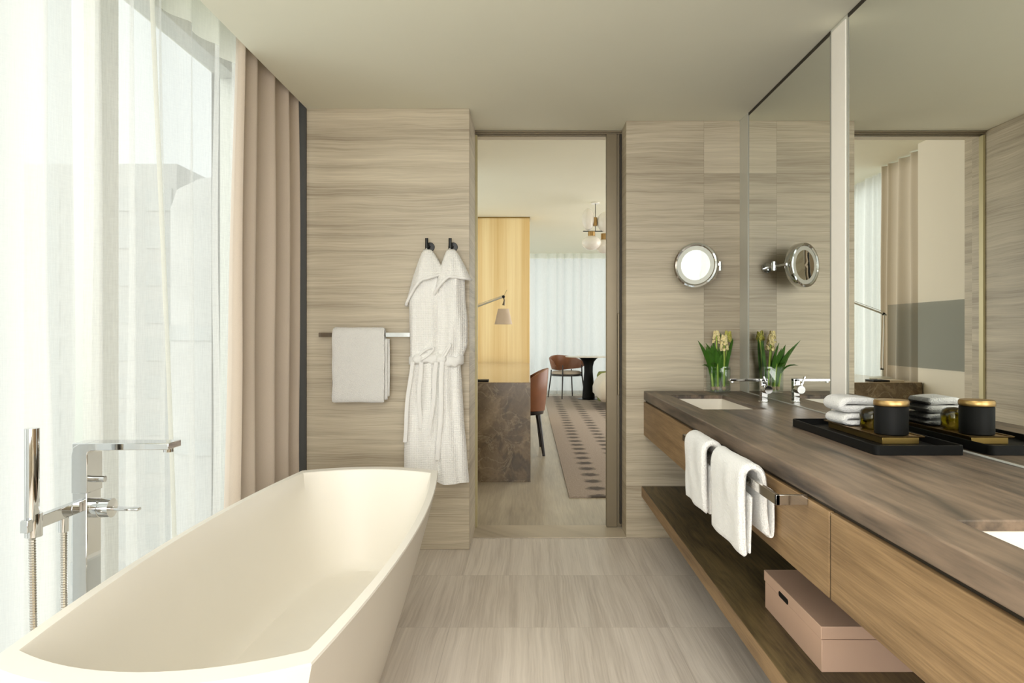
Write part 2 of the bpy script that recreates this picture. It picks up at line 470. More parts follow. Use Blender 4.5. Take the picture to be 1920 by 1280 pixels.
def m_rug():
    m, nt, b = newmat('spotted_taupe_rug')
    x, y, z, g = xyz(nt)
    u = mth(nt, 'DIVIDE', mth(nt, 'SUBTRACT', x, 0.52 - 0.15), 0.30)
    v = mth(nt, 'DIVIDE', y, 0.255)
    du = mth(nt, 'MULTIPLY', mth(nt, 'SUBTRACT', mth(nt, 'FRACT', u), 0.5), 0.30)
    dv = mth(nt, 'MULTIPLY', mth(nt, 'SUBTRACT', mth(nt, 'FRACT', v), 0.5), 0.255)
    q = mth(nt, 'SQRT', mth(nt, 'ADD', mth(nt, 'POWER', mth(nt, 'DIVIDE', du, 0.088), 2), mth(nt, 'POWER', mth(nt, 'DIVIDE', dv, 0.085), 2)))
    n_ = noi(nt, g, 25, 3)
    q = mth(nt, 'ADD', q, mth(nt, 'MULTIPLY', mth(nt, 'SUBTRACT', n_, 0.5), 0.9))
    base = ramp(nt, noi(nt, g, 90, 4, 0.7), [(0.3, srgb(136, 122, 112)), (0.7, srgb(176, 162, 150))])
    f = mth(nt, 'SUBTRACT', 1.0, mth(nt, 'SMOOTH_MIN', mth(nt, 'MAXIMUM', mth(nt, 'SUBTRACT', mth(nt, 'MULTIPLY', q, 2.0), 1.0), 0.0), 1.0, 0.1))
    f = mth(nt, 'MULTIPLY', f, mth(nt, 'GREATER_THAN', x, 0.4))
    c = mixc(nt, mth(nt, 'MULTIPLY', f, 0.85), base, srgb(56, 48, 44))
    nt.links.new(c, b.inputs['Base Color']); b.inputs['Roughness'].default_value = 0.95
    bump(nt, b, noi(nt, g, 300, 2), 0.4, 0.003)
    return m
M['rug'] = m_rug()

# ================================================================== STRUCTURE
H = 2.443          # bathroom ceiling
HB = 2.745         # bedroom ceiling
MX = 1.244         # mirror plane
struct(bx('floor_bathroom', -1.75, 1.3, -1.7, 4.25, -0.06, 0, M['stone_floor']))
struct(bx('trim_threshold', -0.325, 0.575, 4.0, 4.25, 0.0004, 0.004, M['stone_sill']))
struct(bx('ceiling_bathroom', -1.227, 1.3, -1.7, 4.3, H, 2.72, M['ceiling']))
struct(bx('ceiling_curtain_pocket', -1.75, -1.227, -1.7, 3.9, 2.64, 2.72, M['ceiling']))
struct(bx('wall_front_left', -1.227, -0.325, 3.783, 4.4, 0, H, M['stone_left'], bevel=0.002))
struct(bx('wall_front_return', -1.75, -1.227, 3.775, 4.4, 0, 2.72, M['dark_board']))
struct(bx('wall_front_right', 0.575, 1.30, 4.0, 4.18, 0, H, M['stone_right'], bevel=0.002))
struct(bx('wall_right', MX + 0.016, 1.36, -1.7, 4.0, 0, H, M['stone_right']))
struct(bx('wall_back', -1.75, 1.36, -1.76, -1.7, 0, 2.72, M['stone_left']))
# corner trim between far wall and mirror
struct(bx('trim_mirror_corner', MX - 0.004, MX + 0.016, 3.85, 4.0, 0.861, H, M['alu'], bevel=0.002))

# bathroom window, floor to ceiling, along the left side
WX = -1.62
win = MB()
for y in (-1.7, -0.35, 1.1, 2.50, 3.70):
    win.box(WX - 0.05, WX + 0.05, y, y + (0.12 if y > 2 and y < 3 else 0.07), 0.06, 2.58)
win.box(WX - 0.05, WX + 0.05, -1.7, 3.775, 0, 0.06).box(WX - 0.05, WX + 0.05, -1.7, 3.775, 2.58, 2.64)
w1 = struct(win.build('window_1', M['alu'], bevel=0.003))
pn = MB().box(WX - 0.004, WX + 0.004, -1.63, 3.70, 0.06, 2.58).build('window_pane', M['pane'], w1)

# bedroom shell
BL = -0.78
struct(bx('floor_bedroom', BL - 0.3, 4.0, 4.25, 13.6, -0.06, 0, M['plank']))
struct(bx('ceiling_bedroom', BL - 0.3, 4.0, 4.3, 13.6, HB, HB + 0.1, M['ceiling']))
struct(bx('wall_bedroom_right', 3.9, 4.0, 4.4, 13.6, 0, HB, M['white_wall']))
bw = MB().box(0.575, 4.0, 4.28, 4.4, 0, HB).box(-0.325, 0.575, 4.3, 4.4, H, HB)
struct(bw.build('wall_bedroom_near', M['white_wall']))
struct(bx('wall_bedroom_left', -0.9, -0.70, 4.4, 5.58, 0, HB, M['white_wall']))
struct(bx('wall_bedroom_left_pier', -1.08, -0.84, 9.0, 9.8, 0, HB, M['white_wall']))
def side_window(name, y0, y1, x):
    m = MB()
    for y in (y0, (y0 + y1) / 2, y1 - 0.06): m.box(x - 0.04, x + 0.04, y, y + 0.06, 0.06, HB - 0.06)
    m.box(x - 0.04, x + 0.04, y0, y1, 0, 0.06).box(x - 0.04, x + 0.04, y0, y1, HB - 0.06, HB)
    w = struct(m.build(name, M['alu']))
    MB().box(x - 0.004, x + 0.004, y0, y1, 0.06, HB - 0.06).build('window_pane', M['pane'], w)
side_window('window_2', 5.58, 9.0, -1.02)
side_window('window_3', 9.8, 13.5, -1.02)
m = MB()
for x in (-0.98, 3.84): m.box(x, x + 0.06, 13.46, 13.54, 0.06, HB - 0.06)
m.box(-0.98, 3.9, 13.46, 13.54, 0, 0.06).box(-0.98, 3.9, 13.46, 13.54, HB - 0.06, HB)
w4 = struct(m.build('window_4', M['alu']))
MB().box(-0.98, 3.9, 13.496, 13.504, 0.06, HB - 0.06).build('window_pane', M['pane'], w4)

# pale yellow partition in the bedroom
yp = thing('partition_panel', 'tall pale yellow striped wood partition standing beyond the marble desk', 'partition', (-0.4, 9.2, 0))
bx('panel', -0.84, 0.022, 9.10, 9.38, 0, HB - 0.002, M['yellow'], yp, 0.003)
bx('top_rail', -0.84, 0.026, 9.092, 9.385, HB - 0.016, HB - 0.001, M['brass_dark'], yp)

# pocket door + track
dr = struct(bx('door_1', 0.483, 0.548, 4.20, 4.245, 0.006, 2.425, M['bronze'], bevel=0.002))
bx('door_panel', 0.55, 1.28, 4.215, 4.235, 0.006, 2.425, M['bronze'], dr)
bx('door_handle', 0.549, 0.562, 4.19, 4.215, 0.82, 1.32, M['bronze'], dr, 0.002)
struct(bx('trim_door_recess', 0.564, 0.577, 4.185, 4.25, 0.03, 2.42, M['bronze_dark']))
tk = MB()
for i, (y0, z0) in enumerate(((4.190, 2.431), (4.205, 2.4245), (4.225, 2.417))):
    tk.box(-0.325, 0.575, y0, y0 + 0.012, z0, 2.4425)
struct(tk.build('trim_door_track', M['bronze']))
struct(bx('trim_door_track_groove', -0.325, 0.575, 4.192, 4.245, 2.433, 2.4428, M['bronze_dark']))
struct(bx('trim_door_jamb', -0.327, -0.312, 4.20, 4.24, 0.004, 2.42, M['jamb'], bevel=0.001))

# ------------------------------------------------------------------ view outside
ob = thing('building', 'pale office building outside, seen faintly through the sheer curtain', 'building', (-12, 23, -12))
bx('facade', -15.5, -10.8, 21, 27, -12, 6.4, M['facade'], ob)
wn = MB()
for k in range(14):
    for j in range(4):
        wn.box(-15.2 + j * 1.15, -14.4 + j * 1.15, 20.97, 21.0, -10 + k * 1.15, -9.3 + k * 1.15)
wn.build('facade_windows', M['facade_dark'], ob)['kind'] = 'stuff'
ob2 = thing('building', 'rounder dome-topped building outside behind the right part of the sheer', 'building', (-8.2, 20, -12))
MB().lathe([(1.7, 0), (1.7, 16.6), (1.55, 17.1), (1.1, 17.4), (0.4, 17.5)], (-8.3, 19.5, -12), 32, 'z', True, True).build('tower', M['facade'], ob2)
for zc in (10.0, 13.0):
    MB().lathe([(1.7, zc), (1.73, zc), (1.73, zc + 0.4), (1.7, zc + 0.4)], (-8.3, 19.5, -12), 32).build('cornice', M['facade_dark'], ob2)

# ================================================================== CURTAINS
def curtain_mesh(mb, p0, p1, z0, z1, amp, wl, seed, nrm, lean=0.0, flare=0.0, nz=14, sharp=0.0, thick=None):
    """folded cloth hanging from p0 to p1 (xy), folds pushed along nrm"""
    rnd = random.Random(seed)
    L = math.dist(p0, p1); dx, dy = (p1[0] - p0[0]) / L, (p1[1] - p0[1]) / L
    s = 0; ph = []; cur = 0
    n = int(L / wl * 14) + 2
    # irregular phase
    bounds = [0]
    while bounds[-1] < L: bounds.append(bounds[-1] + wl * rnd.uniform(0.55, 1.6))
    amps = [rnd.uniform(0.65, 1.15) for _ in bounds]
    rows = []
    for iz in range(nz + 1):
        t = iz / nz; z = z0 + (z1 - z0) * t
        row = []
        for i in range(n + 1):
            q = L * i / n
            k = 0
            while k < len(bounds) - 2 and bounds[k + 1] < q: k += 1
            f = (q - bounds[k]) / (bounds[k + 1] - bounds[k])
            a = amps[k] * (1 - f) + amps[k + 1] * f
            w = sin(2 * pi * f)
            w = math.copysign(abs(w) ** (1 - sharp), w) if sharp else w
            dd = amp * a * w * (1.25 - 0.55 * min(1, z / 2.6)) + amp * 0.5 * noise.noise(Vector((q * 3, z * 0.8, seed)))
            qq = q + 0.35 * amp * cos(2 * pi * f) * (1 + 0.2 * noise.noise(Vector((q * 4, z, seed + 9))))
            qq = qq - lean * (1 - t) * (1 - q / L)
            row.append((p0[0] + dx * qq + nrm[0] * dd, p0[1] + dy * qq + nrm[1] * dd, z))
        rows.append(row)
    mb.rings(rows, False, False, closed=False)
    return mb

def sheer(name, label, p0, p1, z0, z1, amp, wl, seed, nrm, mat, band, group=None):
    t = thing(name, label, 'curtain', ((p0[0] + p1[0]) / 2, (p0[1] + p1[1]) / 2, z0), group)
    curtain_mesh(MB(), p0, p1, z0, z1 - band, amp, wl, seed, nrm).build('curtain_cloth', mat, t, smooth=180)
    if band:
        # heading band keeps the same folds
        curtain_mesh(MB(), p0, p1, z1 - band, z1, amp, wl, seed, nrm, nz=3).build('heading_band', M['sheer_band'], t, smooth=180)
    return t

SX = -1.378
sheer('sheer_curtain', 'white sheer curtain panel behind the chrome bath filler, left of the window post', (-1.475, -1.6), (-1.475, 2.22), 0.015, 2.62, 0.05, 0.20, 3, (1, 0), M['sheer_dense'], 0.17)
sc2 = sheer('sheer_curtain', 'thin white sheer curtain panel next to the taupe drape, showing buildings outside', (SX, 2.10), (SX, 3.62), 0.015, 2.62, 0.040, 0.15, 5, (1, 0), M['sheer'], 0.17)

hm = []
for k in range(15):
    f = k / 14; y = 2.425 + 0.185 * (1 - f) + 0.008 * sin(f * 5)
    hm.append([(-1.348, y, 0.02 + 2.58 * f), (-1.336, y + 0.010, 0.02 + 2.58 * f), (-1.343, y + 0.024, 0.02 + 2.58 * f)])
MB().rings(hm, False, False, closed=False).build('side_hem', M['sheer_band'], sc2, smooth=180)

def drape(label, p0, p1, z0, z1, amp, wl, seed, nrm, mat, lean=0.0, group=None):
    mb = curtain_mesh(MB(), p0, p1, z0, z1, amp, wl, seed, nrm, lean=lean, nz=20)
    o = mb.build('drape', mat, smooth=180)
    md = o.modifiers.new('thick', 'SOLIDIFY'); md.thickness = 0.003
    return tag(o, label, 'curtain', group)
drape('heavy taupe drape gathered at the window corner behind the bathtub', (-1.278, 3.00), (-1.268, 3.755), 0.012, 2.60, 0.040, 0.16, 21, (1, 0), M['drape'], lean=0.12)
sheer('sheer_curtain', 'white sheer curtain beside the bedroom desk, seen in the large mirror', (-0.90, 5.95), (-0.90, 8.98), 0.015, HB - 0.01, 0.03, 0.14, 8, (1, 0), M['sheer_bed'], 0)
drape('cream drape behind the marble desk, seen in the large mirror', (-0.80, 5.60), (-0.80, 6.35), 0.012, HB - 0.01, 0.035, 0.16, 12, (1, 0), M['drape_light'])
sheer('sheer_curtain', 'white sheer curtain on the bedroom side window beyond the yellow partition', (-0.90, 9.84), (-0.90, 13.2), 0.015, HB - 0.01, 0.03, 0.16, 9, (1, 0), M['sheer_bed'], 0)
sheer('sheer_curtain', 'white sheer curtain across the far end of the bedroom behind the round table', (-0.85, 13.25), (3.85, 13.25), 0.015, HB - 0.005, 0.06, 0.17, 10, (0, 1), M['sheer_bed'], 0.1)

# ================================================================== MIRRORS
def wall_mirror(label, y0, y1):
    t = thing('wall_mirror', label, 'mirror', (MX + 0.008, (y0 + y1) / 2, 0.861))
    bx('mirror_glass', MX, MX + 0.012, y0 + 0.004, y1 - 0.004, 0.866, H - 0.018, M['mirror'], t)
    bx('top_edge', MX - 0.002, MX + 0.013, y0, y1, H - 0.018, H - 0.003, M['bronze_dark'], t)
    bx('bottom_edge', MX - 0.002, MX + 0.013, y0, y1, 0.8612, 0.866, M['alu'], t)
    bx('side_edge', MX - 0.002, MX + 0.013, y0, y0 + 0.004, 0.866, H - 0.018, M['edge'], t)
    bx('side_edge', MX - 0.002, MX + 0.013, y1 - 0.004, y1, 0.866, H - 0.018, M['edge'], t)
    return t
wall_mirror('tall narrow wall mirror beside the far stone wall, reflecting the vase', 2.805, 3.848)
wall_mirror('large wall mirror at right reflecting the doorway and the black tray', 0.27, 2.652)
lp = thing('light_panel', 'narrow pale vertical light panel between the two wall mirrors', 'light', (MX + 0.006, 2.73, 0.861))
bx('frame', MX - 0.001, MX + 0.014, 2.654, 2.803, 0.862, H - 0.003, M['alu'], lp)
bx('diffuser', MX - 0.004, MX, 2.668, 2.790, 0.866, H - 0.016, M['globe'], lp, 0.001)

# ================================================================== VANITY
VY0, VY1 = 0.27, 3.998
VX = 0.678
ZT = 0.861
# countertop with two basin cut-outs
ct = MB()
hx0, hx1 = 0.780, 1.062
ys = [VY0, 0.54, 1.24, 3.034, 3.73, VY1]; xs = [VX, hx0, hx1, MX - 0.001]
z0, z1 = ZT - 0.052, ZT
hole = {(1, 1), (1, 3)}
cell = lambda i, j: 0 <= i < 3 and 0 <= j < 5 and (i, j) not in hole
for i in range(3):
    for j in range(5):
        if not cell(i, j): continue
        a, b, c, d = xs[i], xs[i + 1], ys[j], ys[j + 1]
        ct.add([(a, c, z1), (b, c, z1), (b, d, z1), (a, d, z1)], [(0, 1, 2, 3)])
        ct.add([(a, c, z0), (b, c, z0), (b, d, z0), (a, d, z0)], [(3, 2, 1, 0)])
        if not cell(i - 1, j): ct.add([(a, c, z0), (a, d, z0), (a, d, z1), (a, c, z1)], [(0, 1, 2, 3)])
        if not cell(i + 1, j): ct.add([(b, c, z0), (b, d, z0), (b, d, z1), (b, c, z1)], [(3, 2, 1, 0)])
        if not cell(i, j - 1): ct.add([(a, c, z0), (b, c, z0), (b, c, z1), (a, c, z1)], [(0, 1, 2, 3)])
        if not cell(i, j + 1): ct.add([(a, d, z0), (b, d, z0), (b, d, z1), (a, d, z1)], [(3, 2, 1, 0)])
tag(ct.build('countertop', M['counter'], bevel=0.004, seg=3), 'long smoked-brown wood countertop running under both wall mirrors', 'countertop')

vc = thing('vanity_cabinet', 'wall-hung oak vanity cabinet below the long dark countertop', 'cabinet', (0.98, 2.13, 0.603))
cb = MB()
cb.box(VX + 0.022, MX + 0.012, VY0, VY1, 0.603, 0.621)               # bottom
cb.box(MX - 0.006, MX + 0.012, VY0, VY1, 0.621, 0.808)               # back
for y in (VY0, 1.521, 2.717, VY1 - 0.018): cb.box(VX + 0.022, MX - 0.006, y, y + 0.018, 0.621, 0.79)
cb.build('carcass', M['oak_shaded'], vc)
bx('shadow_gap', VX + 0.012, VX + 0.03, VY0, VY1, 0.79, 0.8088, M['bronze_dark'], vc)
for yg in (1.529, 2.721):
    bx('seam_shade_strip', VX + 0.003, VX + 0.0215, yg, yg + 0.009, 0.604, 0.789, M['bronze_dark'], vc)  # dark strip standing in for the shade inside the drawer seam
for y0_, y1_ in ((VY0, 1.529), (1.538, 2.721), (2.730, VY1)):
    bx('drawer_front', VX, VX + 0.021, y0_, y1_, 0.603, 0.798, M['oak'], vc, 0.0012)

sh = bx('vanity_shelf', 0.666, MX + 0.012, VY0, VY1, 0.244, 0.303, M['oak_shaded'], None, 0.002)
bx('lit_front_edge', 0.6650, 0.6662, VY0, VY1, 0.2445, 0.3025, M['oak'], sh)  # front edge in the lit oak tone, without the painted shade
tag(sh, 'thick oak shelf near the floor under the vanity cabinet, holding the pink box', 'shelf')

def basin(label, y0, y1):
    t = thing('basin', label, 'basin', ((hx0 + hx1) / 2, (y0 + y1) / 2, 0.69))
    m = MB()
    cx, cy = (hx0 + hx1) / 2, (y0 + y1) / 2
    def rr(hx, hy, z, r=0.03, n=6):
        pts = []
        for (sx, sy, a0) in ((1, 1, 0), (-1, 1, 90), (-1, -1, 180), (1, -1, 270)):
            for k in range(n + 1):
                a = radians(a0 + 90 * k / n)
                pts.append((cx + sx * (hx - r) + r * cos(a), cy + sy * (hy - r) + r * sin(a), z))
        return pts
    hx, hy = (hx1 - hx0) / 2 - 0.007, (y1 - y0) / 2 - 0.007
    o_ = 0.012
    rings = [rr(hx + 0.0065, hy + 0.0065, 0.8405, 0.01), rr(hx + 0.0065, hy + 0.0065, 0.70, 0.01), rr(hx - 0.02, hy - 0.02, 0.69),
             rr(hx - 0.03, hy - 0.03, 0.70), rr(hx - 0.006, hy - 0.006, 0.73), rr(hx, hy, 0.837, 0.015), rr(hx + 0.002, hy + 0.002, 0.8405, 0.012), rr(hx + 0.0065, hy + 0.0065, 0.8405, 0.01)]
    m.rings(rings, False, False)
    m.add(rr(hx - 0.02, hy - 0.02, 0.69), [tuple(range(28))[::-1]])
    m.add(rr(hx - 0.03, hy - 0.03, 0.70), [tuple(range(28))])
    m.build('bowl', M['ceramic'], t)
    MB().lathe([(0.0005, 0.006), (0.022, 0.006), (0.026, 0.001)], (cx, cy, 0.70), 24).build('drain', M['chrome'], t)
    return t
basin('white rectangular basin sunk in the counter in front of the flower vase', 3.034, 3.73)
basin('white rectangular basin sunk in the counter at the right picture edge', 0.54, 1.24)

# basin mixer
def basin_tap(label, cy):
    t = thing('basin_faucet', label, 'faucet', (1.165, cy, ZT))
    x0 = 1.165
    bx('column', x0 - 0.016, x0 + 0.016, cy - 0.016, cy + 0.016, ZT, 0.975, M['chrome'], t, 0.003)
    bx('spout', 0.994, x0 + 0.016, cy - 0.016, cy + 0.016, 0.962, 0.975, M['chrome'], t, 0.002)
    MB().lathe([(0.0005, 0), (0.009, 0), (0.009, 0.008)], (1.010, cy, 0.955), 16, 'z', True).build('aerator', M['chrome'], t)
    MB().lathe([(0.0005, -0.055), (0.019, -0.055), (0.021, -0.052), (0.021, 0)], (x0, cy - 0.016, 0.925), 24, 'y').build('valve', M['chrome'], t)
    MB().box(x0 - 0.004, x0 + 0.004, cy - 0.066, cy - 0.054, 0.93, 0.99).build('lever', M['chrome'], t, 0.002,
             xf=lambda v: Vector((v.x - (v.z - 0.93) * 0.35, v.y, v.z)))
    MB().lathe([(0.0005, 0.004), (0.024, 0.004), (0.026, 0)], (x0, cy, ZT), 24).build('base_plate', M['chrome'], t)
    return t
basin_tap('slim chrome basin faucet standing beside the glass flower vase', 3.374)

# towel bar on the vanity
tb = thing('towel_bar', 'polished metal towel bar along the vanity front carrying two hand towels', 'towel rail', (0.64, 2.15, 0.78))
bx('bar', 0.60, 0.610, 1.652, 2.648, 0.783, 0.808, M['nickel'], tb, 0.001)
bx('bracket', 0.60, VX - 0.0005, 1.652, 1.660, 0.783, 0.808, M['nickel'], tb, 0.001)
bx('bracket', 0.60, VX - 0.0005, 2.640, 2.648, 0.783, 0.808, M['nickel'], tb, 0.001)

def ribbon(mb, path, th, a0, a1, axis, nseg=24, amp=0.0, seed=0, edge=0.008, smoothpath=True):
    """path: list of (p,q) centreline in the plane across 'axis'; swept from a0 to a1 -> solid folded cloth"""
    pts = [Vector((p[0], p[1])) for p in path]
    fine = []
    if smoothpath:
        for i in range(len(pts) - 1):
            p0 = pts[max(i - 1, 0)]; p1 = pts[i]; p2 = pts[i + 1]; p3 = pts[min(i + 2, len(pts) - 1)]
            for k in range(5):
                t = k / 5
                fine.append(0.5 * ((2 * p1) + (-p0 + p2) * t + (2 * p0 - 5 * p1 + 4 * p2 - p3) * t * t + (-p0 + 3 * p1 - 3 * p2 + p3) * t ** 3))
        fine.append(pts[-1])
    else: fine = pts
    left = []; right = []
    for i, p in enumerate(fine):
        t = (fine[min(i + 1, len(fine) - 1)] - fine[max(i - 1, 0)]).normalized()
        n = Vector((-t.y, t.x))
        h = th / 2
        left.append(p + n * h); right.append(p - n * h)
    t0 = (fine[0] - fine[1]).normalized(); t1 = (fine[-1] - fine[-2]).normalized()
    prof = left + [fine[-1] + t1 * th * 0.4] + right[::-1] + [fine[0] + t0 * th * 0.4]
    cen = fine + [fine[-1]] + fine[::-1] + [fine[0]]
    rings = []
    for s in range(nseg + 1):
        u = s / nseg
        e = min(u, 1 - u) * abs(a1 - a0)
        sc = 1.0 if e >= edge else (0.45 + 0.55 * math.sqrt(max(0, 1 - (1 - e / edge) ** 2)))
        a = a0 + (a1 - a0) * u
        ring = []
        for p, c in zip(prof, cen):
            q = c + (p - c) * sc
            dn = amp * noise.noise(Vector((q.x * 14, q.y * 9, a * 12 + seed)))
            aa = a + amp * 1.5 * noise.noise(Vector((q.x * 10, q.y * 10, seed + 5 + u * 2)))
            if axis == 'y': ring.append((q.x + dn, aa, q.y + dn * 0.5))
            else: ring.append((aa, q.x + dn, q.y + dn * 0.5))
        rings.append(ring)
    mb.rings(rings, True, True)

def hand_towel(label, y0, y1, seed, dz=0):
    m = MB()
    zc = 0.825
    arch = [(0.590, 0.60 + dz), (0.587, 0.70), (0.585, 0.79), (0.592, zc), (0.612, zc + 0.011), (0.634, zc - 0.004), (0.643, 0.78), (0.648, 0.70), (0.652, 0.655)]
    arch = [(x - 0.004, z) for x, z in arch]
    ribbon(m, arch, 0.020, y0, y1, 'y', 30, 0.005, seed, edge=0.011)
    ribbon(m, [(0.602, 0.605), (0.6035, 0.68), (0.605, 0.755)], 0.0125, y0 + 0.004, y1 + 0.004, 'y', 20, 0.002, seed + 3)
    ribbon(m, [(0.652, 0.662), (0.657, 0.648), (0.664, 0.655), (0.665, 0.70), (0.663, 0.77)], 0.012, y0 + 0.004, y1 - 0.002, 'y', 20, 0.001, seed + 6)
    o = m.build('hand_towel', M['terry'], smooth=60)
    return tag(o, label, 'towel', 'hand towels on the vanity bar')
hand_towel('folded white hand towel nearest the right end of the vanity towel bar', 1.845, 2.150, 1.0)
hand_towel('folded white hand towel at the far left end of the vanity towel bar', 2.245, 2.50, 4.0, 0.01)

# pink storage box on the shelf
sb = thing('storage_box', 'dusty pink lidded box on the low oak shelf', 'box', (0.92, 2.02, 0.303))
bx('box_body', 0.776, 1.066, 1.804, 2.234, 0.3035, 0.389, M['box'], sb, 0.0015)
bx('box_lid', 0.773, 1.069, 1.801, 2.237, 0.391, 0.425, M['box'], sb, 0.002)
sl = MB()
cy, cz, a_, r_ = 2.066, 0.393, 0.030, 0.0085
ring0 = []
for k in range(24):
    a = 2 * pi * k / 24
    ring0.append((cy + (a_ if cos(a) >= 0 else -a_) + r_ * cos(a), cz + 0.006 + r_ * sin(a)))
sl.rings([[(0.7722, y, z) for y, z in ring0], [(0.7745, y, z) for y, z in ring0]])
o = sl.build('finger_slot', M['black'], sb); o['label'] = 'dark oval finger slot'

# trays and toiletries
def rounded_rect(x0, x1, y0, y1, r, z, n=5):
    pts = []
    for (cx, cy, a0) in ((x1 - r, y1 - r, 0), (x0 + r, y1 - r, 90), (x0 + r, y0 + r, 180), (x1 - r, y0 + r, 270)):
        for k in range(n + 1):
            a = radians(a0 + 90 * k / n)
            pts.append((cx + r * cos(a), cy + r * sin(a), z))
    return pts
def tray(name, label, x0, x1, y0, y1, z, h, w, floor_t, mat, r=0.015, flare=0.0):
    m = MB()
    R = lambda i, zz, rad: rounded_rect(x0 + i, x1 - i, y0 + i, y1 - i, max(rad, 0.001), zz)
    m.rings([R(flare, z, r), R(0, z + h, r), R(w, z + h, r - w * .5), R(w + flare, z + floor_t, r - w * .5)], True, True)
    return tag(m.build(name, mat, bevel=0.0008, seg=1), label, 'tray')
tray('serving_tray', 'long rectangular matt black tray on the countertop below the large mirror', 0.96, 1.21, 1.887, 2.488, ZT + 0.0005, 0.027, 0.006, 0.007, M['black'], 0.016)
TZ = ZT + 0.0082
br = thing('brass_tray', 'small brass tray standing inside the black tray', 'tray', (1.11, 2.22, TZ))
R_ = lambda x0, x1, y0, y1, z: [(x0, y0, z), (x1, y0, z), (x1, y1, z), (x0, y1, z)]
mm = MB(); mm.rings([R_(1.056, 1.166, 2.035, 2.40, TZ), R_(1.056, 1.166, 2.035, 2.40, TZ + 0.020)], True, True)
mm.build('base', M['brass_dark'], br, 0.001)
mm = MB(); mm.rings([R_(1.046, 1.176, 2.025, 2.41, TZ + 0.0202), R_(1.044, 1.178, 2.023, 2.412, TZ + 0.0245), R_(1.050, 1.172, 2.029, 2.406, TZ + 0.0245), R_(1.051, 1.171, 2.030, 2.405, TZ + 0.0215)], True, True)
mm.build('rim', M['brass'], br)
BZ = TZ + 0.0218
cn = thing('canister', 'round matt black canister with brass lid on the brass tray', 'canister', (1.113, 2.098, BZ))
MB().lathe([(0.0005, 0), (0.044, 0), (0.0475, 0.003), (0.0475, 0.083), (0.045, 0.087), (0.0005, 0.087)], (1.113, 2.092, BZ), 56).build('canister_body', M['black'], cn)
MB().lathe([(0.0005, 0.0872), (0.0485, 0.0872), (0.0495, 0.090), (0.0495, 0.100), (0.0465, 0.1045), (0.0005, 0.105)], (1.113, 2.092, BZ), 56).build('canister_lid', M['brass'], cn)
aj = MB()
aj.lathe([(0.0005, 0), (0.030, 0), (0.037, 0.006), (0.038, 0.045), (0.034, 0.060), (0.020, 0.068), (0.0005, 0.070),
          ], (1.112, 2.205, BZ), 48)
aj.lathe([(0.0005, 0.006), (0.028, 0.006), (0.0335, 0.012), (0.0345, 0.044), (0.031, 0.056), (0.018, 0.063), (0.0005, 0.065)], (1.112, 2.205, BZ), 48)
tag(aj.build('glass_jar', M['amber'], smooth=60), 'dark olive glass jar between the folded washcloths and the black canister', 'jar')

def washcloth(label, z, xo, hgt, seed):
    m = MB()
    x0, x1 = 1.045 + xo, 1.160 + xo
    t = hgt / 2 - 0.002
    zb = z + t / 2
    ribbon(m, [(x1, zb), (x1 - 0.05, zb), (x0 + 0.02, zb), (x0 + 0.006, zb + t * .5), (x0 + 0.02, zb + t + .002), (x1 - 0.05, zb + t + 0.004), (x1 - 0.004, zb + t)], t, 2.262, 2.398, 'y', 20, 0.0035, seed, edge=0.014)
    return tag(m.build('washcloth', M['terry'], smooth=60), label, 'towel', 'folded washcloths on the brass tray')
washcloth('lower folded white washcloth lying directly on the brass tray', BZ + 0.001, 0.0, 0.040, 2)
washcloth('upper folded white washcloth on top of the washcloth stack', BZ + 0.044, -0.006, 0.052, 7)

# glass vase
vs = thing('flower_vase', 'square clear glass vase holding the hyacinths at the counter corner', 'vase', (1.095, 3.925, ZT))
vx0, vx1, vy0, vy1 = 1.037, 1.150, 3.872, 3.985
sq = lambda i, z: rounded_rect(vx0 + i, vx1 - i, vy0 + i, vy1 - i, 0.006, z, 3)
mm = MB(); mm.rings([sq(0, ZT + 0.0006), sq(0, ZT + 0.147), sq(0.004, ZT + 0.147), sq(0.004, ZT + 0.010)], True, True)
mm.build('vase_body', M['vase_glass'], vs, smooth=30)

